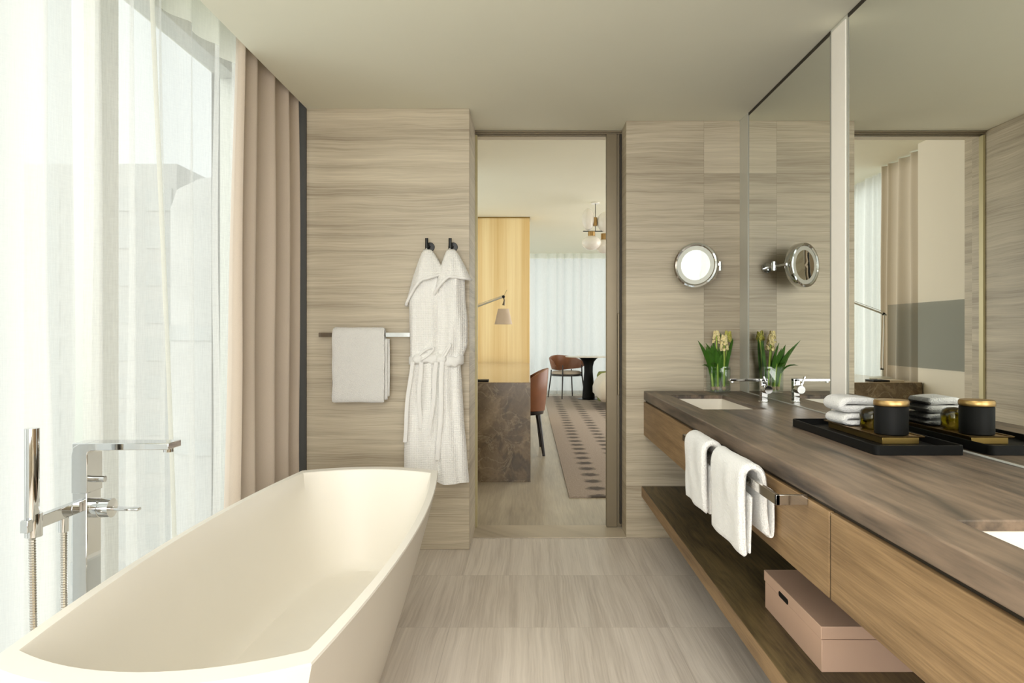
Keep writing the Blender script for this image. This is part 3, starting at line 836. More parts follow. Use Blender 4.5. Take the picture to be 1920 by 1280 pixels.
def leafblade(mb, base, mid, tip, w, up=Vector((0, 0, 1))):
    base, mid, tip = Vector(base), Vector(mid), Vector(tip)
    n = 8; rows = []
    for i in range(n + 1):
        t = i / n
        p = base * (1 - t) ** 2 + mid * 2 * t * (1 - t) + tip * t * t
        d = ((mid - base) * (1 - t) + (tip - mid) * t).normalized()
        side = d.cross(Vector((0.3, 1, 0.2))).normalized()
        ww = 1.25 * w * (0.5 + 1.1 * t) * (1 - t ** 3) if t < 1 else 0.0004
        nrm = side.cross(d).normalized()
        rows.append([p - side * ww + nrm * 0.002, p - nrm * ww * 0.35, p + side * ww + nrm * 0.002, p - nrm * (ww * 0.35 - 0.0016)])
    mb.rings(rows)
def hyacinth(label, foot, top, bloom_h, leaves, seed, bloom_mat=None):
    rnd = random.Random(seed)
    f = Vector(foot); tp = Vector(top)
    t = thing('hyacinth', label, 'flower', f)
    pts = [f + (tp - f) * k / 6 + Vector((0, 0, 0)) for k in range(7)]
    MB().tube(pts, [0.006, 0.0065, 0.006, 0.0055, 0.005, 0.0045, 0.003], 8).build('stem', M['stem'], t)
    b = MB().ell(f + Vector((0, 0, 0.012)), (0.013, 0.013, 0.013), 12, 8); b.build('bulb', M['bulb'], t)
    for (mid, tip, w) in leaves:
        l = MB(); leafblade(l, f + Vector((0, 0, 0.02)), mid, tip, w); l.build('leaf', M['leaf'], t)
    if bloom_h:
        m = MB(); d = (tp - f).normalized()
        for k in range(48):
            s = rnd.random(); a = rnd.uniform(0, 2 * pi)
            c = tp - d * (bloom_h * (1 - s)) + Vector((0, 0, 0.01))
            rad = 0.024 * (1 - 0.5 * s)
            o_ = Vector((cos(a), sin(a), 0.15)).normalized()
            c2 = c + o_ * rad
            for j in range(6):
                b_ = 2 * pi * j / 6
                e1 = o_.orthogonal().normalized(); e2 = o_.cross(e1)
                pd = (e1 * cos(b_) + e2 * sin(b_))
                q = c2 + pd * 0.010 + o_ * 0.003
                m.add([c2 - o_ * 0.004, c2 + pd * 0.005 + e1.cross(pd) * 0.003 + o_.cross(pd) * 0.0035, q, c2 + pd * 0.005 - o_.cross(pd) * 0.0035, c2 + o_ * 0.002 + pd * 0.004],
                      [(0, 1, 4), (1, 2, 4), (2, 3, 4), (3, 0, 4)])
            m.ell(c2 - o_ * 0.006, (0.005, 0.005, 0.006), 6, 4)
        m.build('bloom', bloom_mat or M['bloom'], t)
    return t
G = ZT + 0.0115
hyacinth('cream hyacinth with the fullest bloom at the front of the glass vase', (1.120, 3.900, G), (1.112, 3.868, G + 0.30), 0.085,
         [((1.135, 3.90, G + 0.2), (1.165, 3.87, G + 0.29), 0.009), ((1.10, 3.89, G + 0.15), (1.075, 3.85, G + 0.25), 0.010)], 1)
hyacinth('cream hyacinth bloom standing behind and left of the front bloom', (1.095, 3.945, G), (1.083, 3.925, G + 0.325), 0.07,
         [((1.09, 3.95, G + 0.18), (1.07, 3.96, G + 0.30), 0.009)], 2)
hyacinth('greenish yellow hyacinth bud at the right of the glass vase near the mirror', (1.135, 3.955, G), (1.152, 3.93, G + 0.325), 0.06,
         [((1.15, 3.94, G + 0.2), (1.172, 3.90, G + 0.30), 0.009), ((1.12, 3.96, G + 0.2), (1.12, 3.97, G + 0.33), 0.008)], 3, plain('yellow_green_bloom', srgb(214, 210, 110), 0.6, noise_amt=0.2, nscale=50))
hyacinth('leafy green hyacinth without bloom leaning left out of the vase', (1.060, 3.905, G), (1.035, 3.88, G + 0.19), 0,
         [((1.055, 3.90, G + 0.16), (0.955, 3.84, G + 0.285), 0.011), ((1.06, 3.90, G + 0.13), (1.00, 3.83, G + 0.25), 0.018),
          ((1.05, 3.89, G + 0.165), (0.975, 3.82, G + 0.145), 0.006), ((1.06, 3.90, G + 0.15), (1.035, 3.85, G + 0.26), 0.017), ((1.06, 3.90, G + 0.16), (1.045, 3.83, G + 0.16), 0.015)], 4)
hyacinth('short green hyacinth sprout in the middle of the vase', (1.085, 3.900, G), (1.075, 3.87, G + 0.18), 0,
         [((1.08, 3.89, G + 0.15), (1.06, 3.84, G + 0.24), 0.015), ((1.085, 3.88, G + 0.15), (1.095, 3.84, G + 0.21), 0.015), ((1.09, 3.92, G + 0.17), (1.03, 3.96, G + 0.27), 0.010)], 5)

# magnifying mirror on the far wall
from mathutils import Matrix
mg = thing('magnifying_mirror', 'round chrome magnifying mirror on an arm on the far stone wall', 'mirror', (1.09, 3.98, 1.58))
ang = radians(33)
mc = Vector((0.946, 3.835, 1.58))
def mgx(v):
    v = Vector(v)
    # local: disc axis along -y, centred at origin
    return mc + Vector((v.x * cos(ang) + v.y * sin(ang), -v.x * sin(ang) + v.y * cos(ang), v.z))
MB().lathe([(0.100, 0.030), (0.118, 0.030), (0.124, 0.022), (0.126, -0.012), (0.124, -0.022), (0.115, -0.024), (0.108, -0.020), (0.108, -0.010)], (0, 0, 0), 64, 'y', True, False).build('rim', M['chrome'], mg, xf=mgx)
MB().lathe([(0.1075, -0.016), (0.084, -0.016)], (0, 0, 0), 64, 'y').build('frosted_ring', M['alu'], mg, xf=mgx)
MB().lathe([(0.084, -0.016), (0.06, -0.0146), (0.03, -0.0138), (0.0005, -0.0135)], (0, 0, 0), 64, 'y').build('mirror_glass', M['mirror'], mg, xf=mgx)
am = MB()
am.tube([mgx((0.125, 0.01, 0)), Vector((1.075, 3.86, 1.58)), Vector((1.09, 3.90, 1.58)), Vector((1.092, 3.985, 1.58))], 0.007, 12)
am.build('arm', M['chrome'], mg)
MB().lathe([(0.0005, -0.025), (0.014, -0.025), (0.014, 0.025), (0.0005, 0.025)], (1.088, 3.885, 1.58), 20, 'z').build('arm_joint', M['chrome'], mg)
MB().lathe([(0.0005, -0.013), (0.028, -0.013), (0.030, -0.010), (0.030, 0)], (1.092, 3.9995, 1.58), 32, 'y').build('wall_plate', M['chrome'], mg)

# ================================================================== BATHTUB
TCX, TCY = -0.690, 2.11
def outline(hw, hl, bs, be, z, n=16, r=0.0):
    """four bowed sides meeting at corners"""
    pts = []
    cs = [(hw, -hl), (hw, hl), (-hw, hl), (-hw, -hl)]
    bow = [(1, 0, bs), (0, 1, be), (-1, 0, bs), (0, -1, be)]
    for k in range(4):
        a = cs[k]; b = cs[(k + 1) % 4]; nx, ny, B = bow[k]
        for i in range(n):
            t = i / n
            w = 1 - (2 * t - 1) ** 2
            pts.append([a[0] + (b[0] - a[0]) * t + nx * B * w, a[1] + (b[1] - a[1]) * t + ny * B * w, z])
    if r > 0:
        # soften corners
        m = len(pts)
        for it in range(int(r)):
            q = [p[:] for p in pts]
            for i in range(m):
                d = min(i % n, n - i % n)
                if d <= 2:
                    for c in (0, 1): pts[i][c] = 0.25 * q[i - 1][c] + 0.5 * q[i][c] + 0.25 * q[(i + 1) % m][c]
    return [(TCX + p[0], TCY + p[1], z) for p in pts]
t_ = MB()
HT = 0.60
rings = []
for f, z in ((0.0, 0.0), (0.02, 0.002), (0.20, 0.10), (0.40, 0.21), (0.62, 0.34), (0.84, 0.48), (1.0, HT - 0.004)):
    ins = 0.170 * (1 - f) ** 1.0
    rings.append(outline(0.297 - ins, 0.870 - ins * 0.95, 0.056, 0.088, z))
rings.append(outline(0.295, 0.868, 0.056, 0.088, HT))
rings.append(outline(0.274, 0.818, 0.056, 0.084, HT))
rings.append(outline(0.272, 0.815, 0.056, 0.084, HT - 0.003))
for z, ins in ((0.50, 0.016), (0.38, 0.042), (0.29, 0.066), (0.235, 0.084), (0.205, 0.100), (0.192, 0.118), (0.190, 0.16), (0.188, 0.22)):
    rings.append(outline(0.271 - ins, 0.814 - ins, 0.056, 0.084, z, r=1 + ins * 50))
t_.rings(rings, True, True)
tub = t_.build('bathtub', M['tub'], smooth=32)
tag(tub, 'large cream freestanding bathtub with a sharp-cornered rim by the window', 'bathtub')
# drain is a part of the tub
MB().lathe([(0.0005, 0.003), (0.03, 0.003), (0.034, 0)], (TCX, TCY, 0.1882), 32).build('drain', M['chrome'], tub)

# bath filler
bf = thing('bath_filler', 'floor-standing chrome bath filler with hand shower left of the tub', 'faucet', (-1.12, 1.73, 0))
X1, X0, Y0, Y1 = -1.100, -1.137, 1.702, 1.760
bx('column', X0, X1, Y0, Y1, 0.012, 0.925, M['chrome'], bf, 0.002)
bx('base_plate', X0 - 0.04, X1 + 0.015, Y0 - 0.03, Y1 + 0.03, 0, 0.012, M['chrome'], bf, 0.002)
spm = MB()
prof = []
# bent flat spout: rises from the column and turns over the rim
path = [(-1.1375, 0.80), (-1.1375, 0.895), (-1.134, 0.915), (-1.118, 0.9245), (-1.09, 0.925), (-0.895, 0.925)]
inner = [(-1.098, 0.80), (-1.098, 0.895), (-1.097, 0.902), (-1.093, 0.906), (-1.085, 0.907), (-0.895, 0.909)]
for y in (Y0 - 0.002, Y1 + 0.002):
    prof.append([(x, y, z) for x, z in path] + [(x, y, z) for x, z in inner[::-1]])
spm.rings(prof, True, True)
spm.build('spout', M['chrome'], bf, 0.0015)
MB().lathe([(0.0005, 0), (0.012, 0), (0.012, 0.012)], (-0.912, 1.731, 0.899), 20, 'z', True).build('aerator', M['chrome'], bf)
MB().lathe([(0.008, 0), (0.008, 0.028), (0.0005, 0.028)], (X1, 1.731, 0.83), 20, 'x').build('diverter_knob', M['chrome'], bf)
MB().lathe([(0.024, 0), (0.024, 0.018), (0.0225, 0.019), (0.0225, 0.021), (0.024, 0.022), (0.024, 0.046), (0.0005, 0.047)], (X1, 1.731, 0.757), 32, 'x').build('valve', M['chrome'], bf)
lv = MB().box(-1.060, -0.985, 1.722, 1.740, 0.752, 0.759)
lv.build('lever', M['chrome'], bf, 0.002, xf=lambda v: Vector((v.x, v.y + (0.0 if v.x < -1.02 else 0), v.z + (0.0 if v.x < -1.02 else -0.002))))
bx('shower_arm', -1.128, -1.110, 1.515, Y0, 0.755, 0.783, M['chrome'], bf, 0.0015)
MB().tube([(-1.119, 1.54, 0.985), (-1.119, 1.54, 0.782), (-1.119, 1.54, 0.745)], [0.0145, 0.0145, 0.010], 24).build('hand_shower', M['chrome'], bf)
MB().tube([(-1.119, 1.545, 0.792), (-1.119, 1.545, 0.740)], 0.0175, 24).build('shower_holder', M['chrome'], bf)
MB().tube([(-1.119, 1.645, 0.757), (-1.119, 1.645, 0.722)], 0.011, 20).build('hose_outlet', M['chrome'], bf)
hp = []
for k in range(41):
    t = k / 40
    y = 1.54 + 0.105 * t + 0.05 * sin(pi * t) * (1 if t > .5 else -1) * 0.3
    z = 0.745 + (0.722 - 0.745) * t - 0.60 * math.sqrt(max(0, 1 - (2 * t - 1) ** 2)) * 1.0
    hp.append(Vector((-1.119 + 0.02 * sin(pi * t), y, z)))
# ribbed hose: radius alternates along a resampled path
L_ = [0]
for a, b in zip(hp, hp[1:]): L_.append(L_[-1] + (b - a).length)
res = []; rad = []
n_ = 420; j = 0
for k in range(n_):
    s = L_[-1] * k / (n_ - 1)
    while j < len(hp) - 2 and L_[j + 1] < s: j += 1
    f = (s - L_[j]) / max(1e-9, L_[j + 1] - L_[j])
    res.append(hp[j].lerp(hp[j + 1], min(1, f))); rad.append(0.0080 if k % 2 else 0.0066)
MB().tube(res, rad, 10).build('shower_hose', M['nickel'], bf, smooth=0)

# ================================================================== LEFT STONE WALL: rail, towel, hooks, robes
wr = thing('towel_rail', 'chrome towel rail on the left stone wall carrying a bath towel', 'towel rail', (-0.89, 3.74, 1.18))
bx('bar', -1.135, -0.64, 3.700, 3.710, 1.178, 1.202, M['chrome'], wr, 0.001)
bx('bracket', -1.135, -1.125, 3.710, 3.7828, 1.178, 1.202, M['chrome'], wr, 0.001)
bx('bracket', -0.650, -0.640, 3.710, 3.7828, 1.178, 1.202, M['chrome'], wr, 0.001)
m = MB()
ribbon(m, [(3.684, 0.832), (3.682, 1.0), (3.683, 1.17), (3.690, 1.212), (3.706, 1.222), (3.722, 1.208), (3.728, 1.15), (3.73, 1.0), (3.732, 0.87)], 0.018, -1.055, -0.775, 'x', 28, 0.004, 11, edge=0.012)
ribbon(m, [(3.700, 0.842), (3.700, 1.0), (3.7, 1.165)], 0.012, -1.05, -0.762, 'x', 20, 0.002, 15)
ribbon(m, [(3.7135, 0.858), (3.7135, 1.0), (3.7135, 1.165)], 0.011, -1.05, -0.752, 'x', 20, 0.002, 19)
tag(m.build('bath_towel', M['terry'], smooth=60), 'white folded bath towel over the rail on the left stone wall', 'towel')

def hook(label, x):
    t = thing('robe_hook', label, 'hook', (x, 3.77, 1.68), 'robe hooks')
    MB().lathe([(0.0005, -0.008), (0.024, -0.008), (0.026, -0.006), (0.026, 0)], (x + 0.010, 3.7828, 1.675), 32, 'y').build('wall_plate', M['black_metal'], t)
    MB().tube([(x + 0.008, 3.777, 1.675), (x, 3.735, 1.675)], 0.007, 12).build('arm', M['black_metal'], t)
    MB().tube([(x - 0.001, 3.733, 1.718), (x - 0.001, 3.733, 1.66)], 0.0085, 16).build('peg', M['black_metal'], t)
hook('black wall hook holding the left bathrobe', -0.553)
hook('black wall hook holding the right bathrobe near the doorway', -0.425)

def robe(label, hx, prof, hood, seed, yc, belt_tails, loop):
    """prof: (z, xl, xr, depth)"""
    t = thing('bathrobe', label, 'bathrobe', (hx, yc, prof[-1][0]), 'bathrobes on the hooks')
    n = 56
    # interpolate profile
    zs = [p[0] for p in prof]
    def samp(z):
        for a, b in zip(prof, prof[1:]):
            if b[0] <= z <= a[0]:
                f = (a[0] - z) / (a[0] - b[0]); f = f * f * (3 - 2 * f) * 0.5 + f * 0.5
                return [a[i] + (b[i] - a[i]) * f for i in range(1, 4)]
        return list(prof[-1][1:])
    m = MB(); rings = []
    nz = 90
    for i in range(nz + 1):
        z = zs[0] + (zs[-1] - zs[0]) * i / nz
        xl, xr, d = samp(z)
        cx, w = (xl + xr) / 2, (xr - xl) / 2
        t_y = i / nz
        ring = []
        for k in range(n):
            a = 2 * pi * k / n
            ca, sa = cos(a), sin(a)
            px = cx + w * math.copysign(abs(ca) ** 0.75, ca)
            fr = math.copysign(abs(sa) ** 0.7, sa)
            py = d * fr
            if sa < 0:  # room side: drapery folds
                u = (px - cx) / max(w, 0.01)
                fold = 0.007 * sin(u * 4.5 + seed + 1.8 * sin(z * 2.6)) + 0.0025 * sin(u * 10 + seed * 2 + z * 3)
                fold += 0.016 * noise.noise(Vector((u * 1.5, z * 4.5, seed))) + 0.006 * noise.noise(Vector((u * 4, z * 9, seed + 3)))
                py += fold * min(1, w / 0.06) * abs(sa) ** 0.5
                # overlapping front edge
                if u > -0.12 + 0.18 * sin(z * 1.3 + seed): py -= 0.006
            py = min(py, 0.0 if False else py)
            yy = yc + py
            yy = min(yy, 3.780)
            ring.append((px, yy, z + 0.004 * sin(a * 3 + seed) * t_y))
        rings.append(ring)
    # close hem by turning inwards
    last = rings[-1]; c = Vector((sum(p[0] for p in last) / n, sum(p[1] for p in last) / n, last[0][2]))
    rings.append([tuple(Vector(p).lerp(c, 0.12) + Vector((0, 0, 0.004))) for p in last])
    rings.append([tuple(Vector(p).lerp(c, 0.16) + Vector((0, 0, 0.03))) for p in last])
    m.rings(rings, True, True)
    m.build('robe_body', M['robe'], t, smooth=75)
    # hood / shawl collar cape
    hm = MB(); rows = []
    apex, rimL, rimR, rimM = hood
    nk = 34; ns = 16; rim = []
    for s in range(ns + 1):
        f = s / ns
        row = []
        for k in range(nk + 1):
            a = pi * k / nk           # 0 right .. pi left, room side
            u = cos(a)                # +1 right, -1 left
            # rim point
            if u < 0: rz = rimM[1] + (rimL[1] - rimM[1]) * (-u) ** 1.3; rx = rimM[0] + (rimL[0] - rimM[0]) * (-u) ** 0.9
            else: rz = rimM[1] + (rimR[1] - rimM[1]) * u ** 1.2; rx = rimM[0] + (rimR[0] - rimM[0]) * u ** 0.9
            x = apex[0] + (rx - apex[0]) * (0.10 + 0.90 * f ** 0.8) + 0.008 * u * (1 - f)
            z = apex[1] + (rz - apex[1]) * f
            dep = 0.018 + 0.056 * f ** 0.7
            y = yc - dep * math.sin(a) ** 0.6 * (1.0) + 0.004 * sin(u * 9 + seed) * f
            if k in (0, nk): y = yc + 0.005
            row.append((x, y, z))
        rows.append(row)
    hm.rings(rows, False, False, closed=False)
    ho = hm.build('hood', M['robe'], t, smooth=75)
    sd = ho.modifiers.new('thick', 'SOLIDIFY'); sd.thickness = 0.006; sd.offset = 0
    MB().tube(rows[-1], 0.0085, 10).build('hood_edge', M['robe_trim'], t)
    # hem roll running from the hood's left corner down the body
    xl = rows[-1][-1]
    # belt
    zb = belt_tails['z']; xl_, xr_, d_ = samp(zb)
    bm_ = MB(); cx, w = (xl_ + xr_) / 2, (xr_ - xl_) / 2
    brs = []
    for dz in (0.026, 0.018, 0, -0.018, -0.026):
        off_ = 0.008 if abs(dz) < 0.02 else 0.001
        ring = []
        for k in range(n):
            a = 2 * pi * k / n
            ca, sa = cos(a), sin(a)
            yy = min(yc + (d_ + off_ + 0.012) * math.copysign(abs(sa) ** 0.7, sa), 3.7815)
            ring.append((cx + (w + off_) * math.copysign(abs(ca) ** 0.75, ca), yy, zb + dz + 0.010 * sin(ca * 2.5 + seed) + 0.004 * sin(ca * 11)))
        brs.append(ring)
    bm_.rings(brs, True, True)
    bm_.build('belt', M['robe_trim'], t, smooth=70)
    # knot + bow loop
    kx = belt_tails['knot']
    yk = yc - d_ - 0.022
    kb = MB().ell((kx, yk, zb + 0.004), (0.028, 0.016, 0.022), 16, 10)
    kb.build('belt_knot', M['robe_trim'], t)
    lp_ = []
    lx, lz = belt_tails['loop']
    for k in range(21):
        a = 2 * pi * k / 20
        lp_.append((kx + lx * 0.5 * (1 - cos(a)) + 0.008 * sin(a), yk - 0.004, zb + 0.01 + lz * 0.5 * (1 - cos(a)) * 0.8 + 0.024 * sin(a)))
    MB().tube(lp_, 0.0065, 8).build('belt_loop', M['robe_trim'], t)
    for (bx0, bx1, zend, wd) in belt_tails['tails']:
        bt = MB(); rws = []
        for k in range(13):
            f = k / 12
            x = bx0 + (bx1 - bx0) * f + 0.004 * sin(f * 7 + seed); z = zb - 0.01 + (zend - zb + 0.01) * f
            y = yk - 0.012 + 0.014 * f - 0.008 * sin(f * pi)
            rws.append([(x - wd, y, z), (x, y - 0.006, z), (x + wd, y, z), (x, y + 0.003, z)])
        bt.rings(rws)
        bt.build('belt_end', M['robe_trim'], t, smooth=70)
    # hanging loop
    MB().tube([(hx - 0.012, 3.722, loop - 0.035), (hx - 0.010, 3.722, loop - 0.01), (hx - 0.001, 3.722, loop + 0.006), (hx + 0.010, 3.722, loop - 0.01), (hx + 0.014, 3.722, loop - 0.035)], 0.0025, 6).build('hanging_loop', M['robe_trim'], t)
    return t

def X(px, D=3.70): return (px - 990) * D / 1280
def Z(py, D=3.70): return 1.2 - (py - 624) * D / 1280
def prof_px(rows): return [(Z(y), X(xl), X(xr), d) for y, xl, xr, d in rows]
robe('white hooded waffle bathrobe on the left hook, next to the towel rail', -0.553,
     prof_px([(470, 796, 808, .014), (490, 786, 815, .03), (520, 773, 822, .045), (560, 766, 826, .052), (600, 767, 827, .055), (640, 769, 826, .055), (672, 769, 823, .048), (684, 769, 822, .047),
              (720, 764, 824, .052), (780, 760, 826, .056), (850, 757, 827, .058), (885, 757, 827, .058)]),
     ((X(801), Z(468)), (X(762), Z(572)), (X(833), Z(512)), (X(797), Z(524))), 1.3, 3.718,
     {'z': Z(674), 'knot': X(786), 'loop': (0.085, 0.06), 'tails': [(X(776), X(761), Z(826), 0.010), (X(792), X(789), Z(800), 0.011)]}, 1.655)
robe('white hooded waffle bathrobe on the right hook, beside the doorway', -0.425,
     prof_px([(470, 838, 852, .014), (490, 831, 861, .03), (520, 822, 871, .045), (560, 819, 872, .052), (600, 820, 876, .055), (645, 820, 876, .055), (672, 819, 867, .048), (684, 817, 863, .047),
              (720, 816, 866, .052), (780, 815, 869, .056), (850, 816, 875, .058), (903, 818, 879, .058)]),
     ((X(845), Z(468)), (X(813), Z(556)), (X(882), Z(524)), (X(845), Z(520))), 4.1, 3.712,
     {'z': Z(674), 'knot': X(830), 'loop': (0.05, 0.085), 'tails': [(X(822), X(808), Z(812), 0.011), (X(833), X(824), Z(858), 0.012)]}, 1.655)

# ================================================================== BEDROOM THINGS
dk = thing('marble_desk', 'long brown marble desk with closed end panel, beyond the doorway', 'desk', (-0.34, 7.3, 0))
bx('desk_top', -0.685, 0.020, 5.50, 9.05, 0.775, 0.802, M['marble_top'], dk, 0.002)
bx('end_panel', -0.685, 0.020, 5.495, 5.53, 0, 0.7995, M['marble'], dk, 0.001)
bx('end_panel', -0.685, 0.020, 9.02, 9.05, 0, 0.775, M['marble'], dk)
bx('modesty_panel', -0.685, -0.66, 5.53, 9.02, 0.15, 0.775, M['marble'], dk)

nb = bx('notebook', -0.46, -0.325, 5.56, 5.70, 0.8025, 0.814, M['black'], None, 0.001)
tag(nb, 'thin dark notebook lying at the near end of the marble desk', 'notebook')
mg2 = bx('magazine', -0.30 - 0.30, -0.30 - 0.18, 5.80 - .2, 5.80, 0.8025, 0.812, M['tabletop'], None, 0.001)
tag(mg2, 'pale magazine on the marble desk beside the lamp base, seen in the mirror', 'magazine')

dl = thing('desk_lamp', 'chrome swing-arm desk lamp with a pale conical shade on the marble desk', 'lamp', (-0.617, 5.95, 0.802))
MB().lathe([(0.0005, 0.022), (0.03, 0.021), (0.085, 0.012), (0.09, 0.002), (0.0005, 0)], (-0.585, 5.95, 0.8025), 36).build('base', M['alu'], dl)
J0 = Vector((-0.60, 5.95, 0.83)); J1 = Vector((-0.612, 5.95, 1.365)); J2 = Vector((-0.214, 5.95, 1.515))
MB().tube([J0 - Vector((0, 0, 0.01)), J0 + Vector((0, 0, 0.06))], 0.012, 14).build('post', M['alu'], dl)
MB().tube([J0 + Vector((0, -0.008, 0.05)), J1 + Vector((0, -0.008, 0))], 0.0055, 10).tube([J0 + Vector((0.014, 0.008, 0.05)), J1 + Vector((0.014, 0.008, 0))], 0.0035, 10).build('lower_arm', M['alu'], dl)
MB().tube([J1 - (J2 - J1) * 0.06, J2], 0.0075, 12).tube([J1 + Vector((0, 0, 0.02)), J2 + Vector((0, 0, 0.014))], 0.002, 8).build('upper_arm', M['alu'], dl)
for J in (J1, J0 + Vector((0, 0, 0.055)), J2): MB().ell(J, (0.014, 0.014, 0.014), 12, 8).build('joint', M['black_metal'], dl)
MB().tube([J2, J2 + Vector((0.008, 0, -0.03)), J2 + Vector((0, 0, -0.075))], [0.006, 0.006, 0.012], 12).tube([J2, J2 + Vector((0.03, 0, 0.06))], 0.0015, 6).build('shade_holder', M['bronze'], dl)
MB().lathe([(0.047, 0.135), (0.078, 0.0)], (J2.x, J2.y, 1.275), 40).build('lamp_shade', M['shade'], dl)
MB().ell((J2.x, J2.y, 1.37), (0.02, 0.02, 0.035), 14, 10).build('bulb', M['globe'], dl)

# tinted glass screen over the desk end
ts = bx('glass_screen', -0.690, -0.684, 4.95, 6.02, 0.918, 1.446, M['tinted'])
tag(ts, 'grey-blue tinted glass screen on the white bedroom wall, seen in the large mirror', 'screen')

def rug():
    m = MB().box(0.30, 3.2, 4.97, 12.9, 0.0005, 0.010)
    tag(m.build('area_rug', M['rug']), 'taupe rug with rows of dark oval spots on the bedroom floor', 'rug')
rug()

def curved_back(cx, cy, face, r, z0, z1, span, drop, th, name, mat, parent, zfn=None):
    """shell back around (cx,cy); face = angle the sitter looks; wraps the opposite side"""
    m = MB(); rows = []
    n = 30
    for k in range(n + 1):
        s = -1 + 2 * k / n
        a = face + pi + s * span
        top = z1 - drop * abs(s) ** 2.2
        bot = z0 + (drop * 0.1) * abs(s) ** 2
        if zfn: bot, top = zfn(s)
        rr_ = r * (1 + 0.05 * s * s)
        c = Vector((cos(a), sin(a), 0)); ce = Vector((cx, cy, 0))
        ring = []
        for (zz, ro) in ((bot, 0.90), ((bot + top) / 2, 1.0), (top - 0.006, 1.06), (top, 1.045), (top - 0.006, 1.06 - th / r), ((bot + top) / 2, 1.0 - th / r), (bot, 0.90 - th / r)):
            ring.append(ce + c * rr_ * ro + Vector((0, 0, zz)))
        rows.append(ring)
    m.rings(rows)
    return m.build(name, mat, parent, smooth=60)

# desk chair (back towards +x, sits under desk facing -x)
dc = thing('desk_chair', 'tan leather chair with black tapered legs tucked at the marble desk', 'chair', (-0.06, 6.92, 0))
cx_, cy_ = -0.05, 6.93
curved_back(cx_, cy_, pi, 0.245, 0.42, 0.845, radians(95), 0.16, 0.03, 'backrest', M['leather'], dc)
sm = MB(); sm.lathe([(0.0005, 0.42), (0.20, 0.42), (0.215, 0.435), (0.215, 0.47), (0.19, 0.49), (0.0005, 0.495)], (cx_, cy_, 0), 36)
sm.build('seat', M['leather'], dc)
MB().lathe([(0.0005, 0.385), (0.205, 0.385), (0.21, 0.40), (0.21, 0.4185), (0.0005, 0.4185)], (cx_, cy_, 0), 36).build('seat_frame', M['chair_wood'], dc)
for (sx, sy, ex, ey) in ((0.150, -0.20, 0.205, -0.275), (0.150, 0.20, 0.185, 0.275), (-0.14, -0.19, -0.2, -0.25), (-0.14, 0.19, -0.2, 0.25)):
    MB().tube([(cx_ + sx, cy_ + sy, 0.39), (cx_ + ex, cy_ + ey, 0.0)], [0.026, 0.014], 14).build('leg', M['chair_wood'], dc)

# armchair by the round table
ac = thing('armchair', 'tan leather armchair with beige seat and thin black legs by the round table', 'chair', (0.72, 12.55, 0))
fx, fy = 0.71, 12.58
fa = radians(-62)
def zf(s):
    a = abs(s)
    return 0.50 + 0.06 * a, 0.79 - 0.13 * a ** 1.6 - (0.05 if a > 0.9 else 0)
curved_back(fx, fy, fa, 0.30, 0.5, 0.79, radians(112), 0.1, 0.035, 'backrest', M['leather'], ac, zf)
MB().lathe([(0.0005, 0.44), (0.25, 0.44), (0.275, 0.455), (0.275, 0.48), (0.24, 0.50), (0.0005, 0.505)], (fx, fy, 0), 40).build('seat', M['seat_fabric'], ac)
MB().lathe([(0.25, 0.415), (0.282, 0.415), (0.282, 0.4395), (0.25, 0.4395), (0.25, 0.415)], (fx, fy, 0), 40).build('seat_frame', M['chair_wood'], ac)
for da in (-130, -45, 45, 130):
    a = fa + radians(da)
    top = (fx + 0.285 * cos(a), fy + 0.285 * sin(a), 0.62 if abs(da) < 90 else 0.52)
    mid = (fx + 0.29 * cos(a), fy + 0.29 * sin(a), 0.43)
    bot = (fx + 0.345 * cos(a), fy + 0.345 * sin(a), 0.011)
    MB().tube([top, mid, bot], [0.011, 0.013, 0.010], 10).build('leg', M['chair_wood'], ac)

rt = thing('pedestal_table', 'round pale-topped table on a flared black pedestal in the bedroom', 'table', (1.09, 12.3, 0))
MB().lathe([(0.0005, 0.762), (0.40, 0.764), (0.42, 0.770), (0.42, 0.776), (0.0005, 0.778)], (1.09, 12.3, 0), 56).build('table_top', M['tabletop'], rt)
MB().lathe([(0.115, 0.024), (0.110, 0.10), (0.095, 0.30), (0.078, 0.50), (0.080, 0.60), (0.10, 0.68), (0.145, 0.735), (0.19, 0.7615)], (1.09, 12.3, 0), 48, 'z', True, True).build('pedestal', M['black'], rt)
MB().lathe([(0.0005, 0.011), (0.20, 0.011), (0.20, 0.018), (0.10, 0.0238), (0.0005, 0.0238)], (1.09, 12.3, 0), 48).build('base_plate', M['black_metal'], rt)

pf = MB().lathe([(0.0005, 0.011), (0.19, 0.011), (0.215, 0.05), (0.225, 0.28), (0.22, 0.46), (0.19, 0.52), (0.0005, 0.535)], (1.43, 11.99, 0), 40)
tag(pf.build('pouf', M['green']), 'olive green upholstered stool showing behind the bed corner', 'stool')

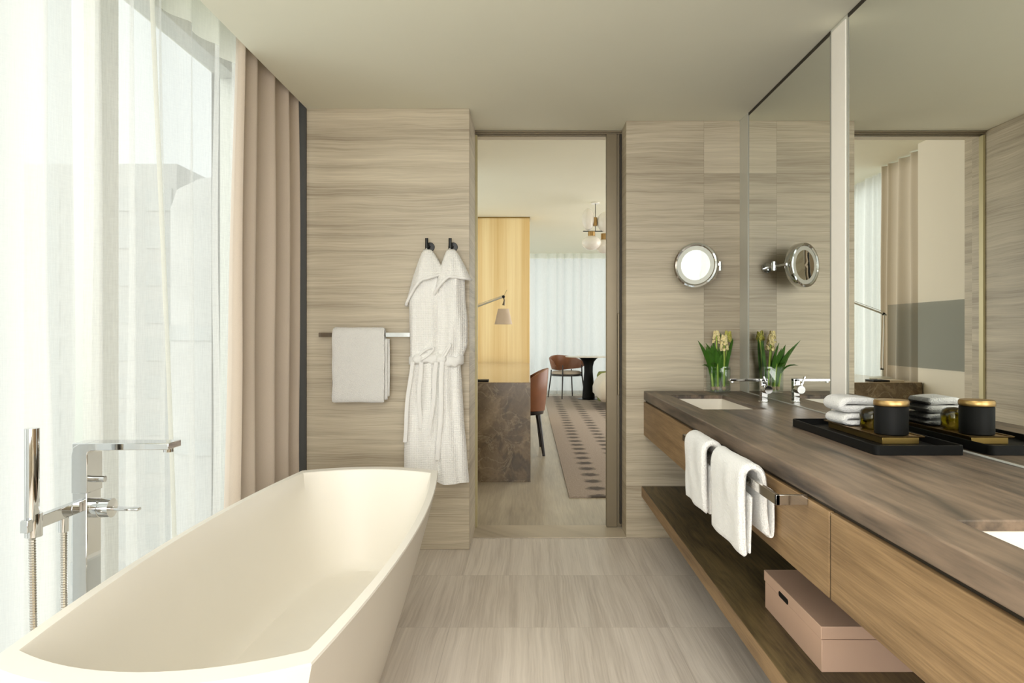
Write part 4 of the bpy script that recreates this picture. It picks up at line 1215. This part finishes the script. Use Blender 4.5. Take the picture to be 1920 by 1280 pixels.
bd = thing('bed', 'bed with rumpled white linen at the right edge of the doorway view', 'bed', (2.2, 10.9, 0))
bx('bed_base', 1.30, 3.6, 10.55, 11.60, 0.08, 0.30, M['chair_wood'], bd, 0.01)
for lx, ly in ((1.4, 10.65), (1.4, 11.5), (3.45, 10.65), (3.45, 11.5)):
    MB().tube([(lx, ly, 0.0105), (lx, ly, 0.09)], 0.025, 12).build('leg', M['chair_wood'], bd)
m = MB(); rings = []
nx = 60
for i, (z, g_) in enumerate(((0.14, -0.02), (0.20, 0.03), (0.30, 0.035), (0.38, 0.02), (0.46, -0.03), (0.52, -0.10), (0.55, -0.22), (0.56, -0.4))):
    pts = rounded_rect(1.13 - g_, 3.65, 10.45 - g_, 11.68 + g_, 0.14, z, 12)
    ring = []
    for p in pts:
        d_ = 0.03 * noise.noise(Vector((p[0] * 5, p[1] * 5, z * 4))) + 0.014 * sin(p[0] * 26 + p[1] * 22) * (1 - i / 8)
        ring.append((p[0] + d_, p[1] - d_, z + d_ * 0.5))
    rings.append(ring)
m.rings(rings, True, True)
m.build('duvet', M['linen'], bd, smooth=80)

ch = thing('ceiling_light', 'cluster of opal glass globes with brass collars on the bedroom ceiling', 'light', (0.76, 8.0, 2.3))
MB().tube([(0.80, 8.10, HB - 0.002), (0.80, 8.10, 2.40), (0.80, 8.0, 2.39)], 0.004, 10).build('stem', M['black_metal'], ch)
MB().lathe([(0.0005, -0.012), (0.05, -0.012), (0.05, 0)], (0.80, 8.10, HB - 0.001), 30).build('ceiling_rose', M['globe'], ch)
bx('crossbar', 0.645, 0.99, 7.99, 8.01, 2.385, 2.395, M['black_metal'], ch)
for (gx, gy, gz, r_) in ((0.705, 8.0, 2.53, (0.075, 0.075, 0.128)), (0.745, 8.0, 2.255, (0.115, 0.115, 0.085)), (0.905, 8.0, 2.50, (0.095, 0.095, 0.12)), (0.90, 8.05, 2.22, (0.10, 0.10, 0.085))):
    MB().ell((gx, gy, gz), r_, 28, 18).build('globe', M['globe'], ch)
MB().lathe([(0.0005, -0.04), (0.042, -0.04), (0.042, 0.035), (0.0005, 0.035)], (0.745, 8.0, 2.35), 24).build('collar', M['brass'], ch)
MB().lathe([(0.0005, -0.05), (0.026, -0.05), (0.026, 0.05), (0.0005, 0.05)], (0.785, 7.985, 2.50), 24).build('collar', M['brass'], ch)
MB().lathe([(0.0005, -0.04), (0.04, -0.04), (0.04, 0.035), (0.0005, 0.035)], (0.90, 8.05, 2.335), 24).build('collar', M['brass'], ch)
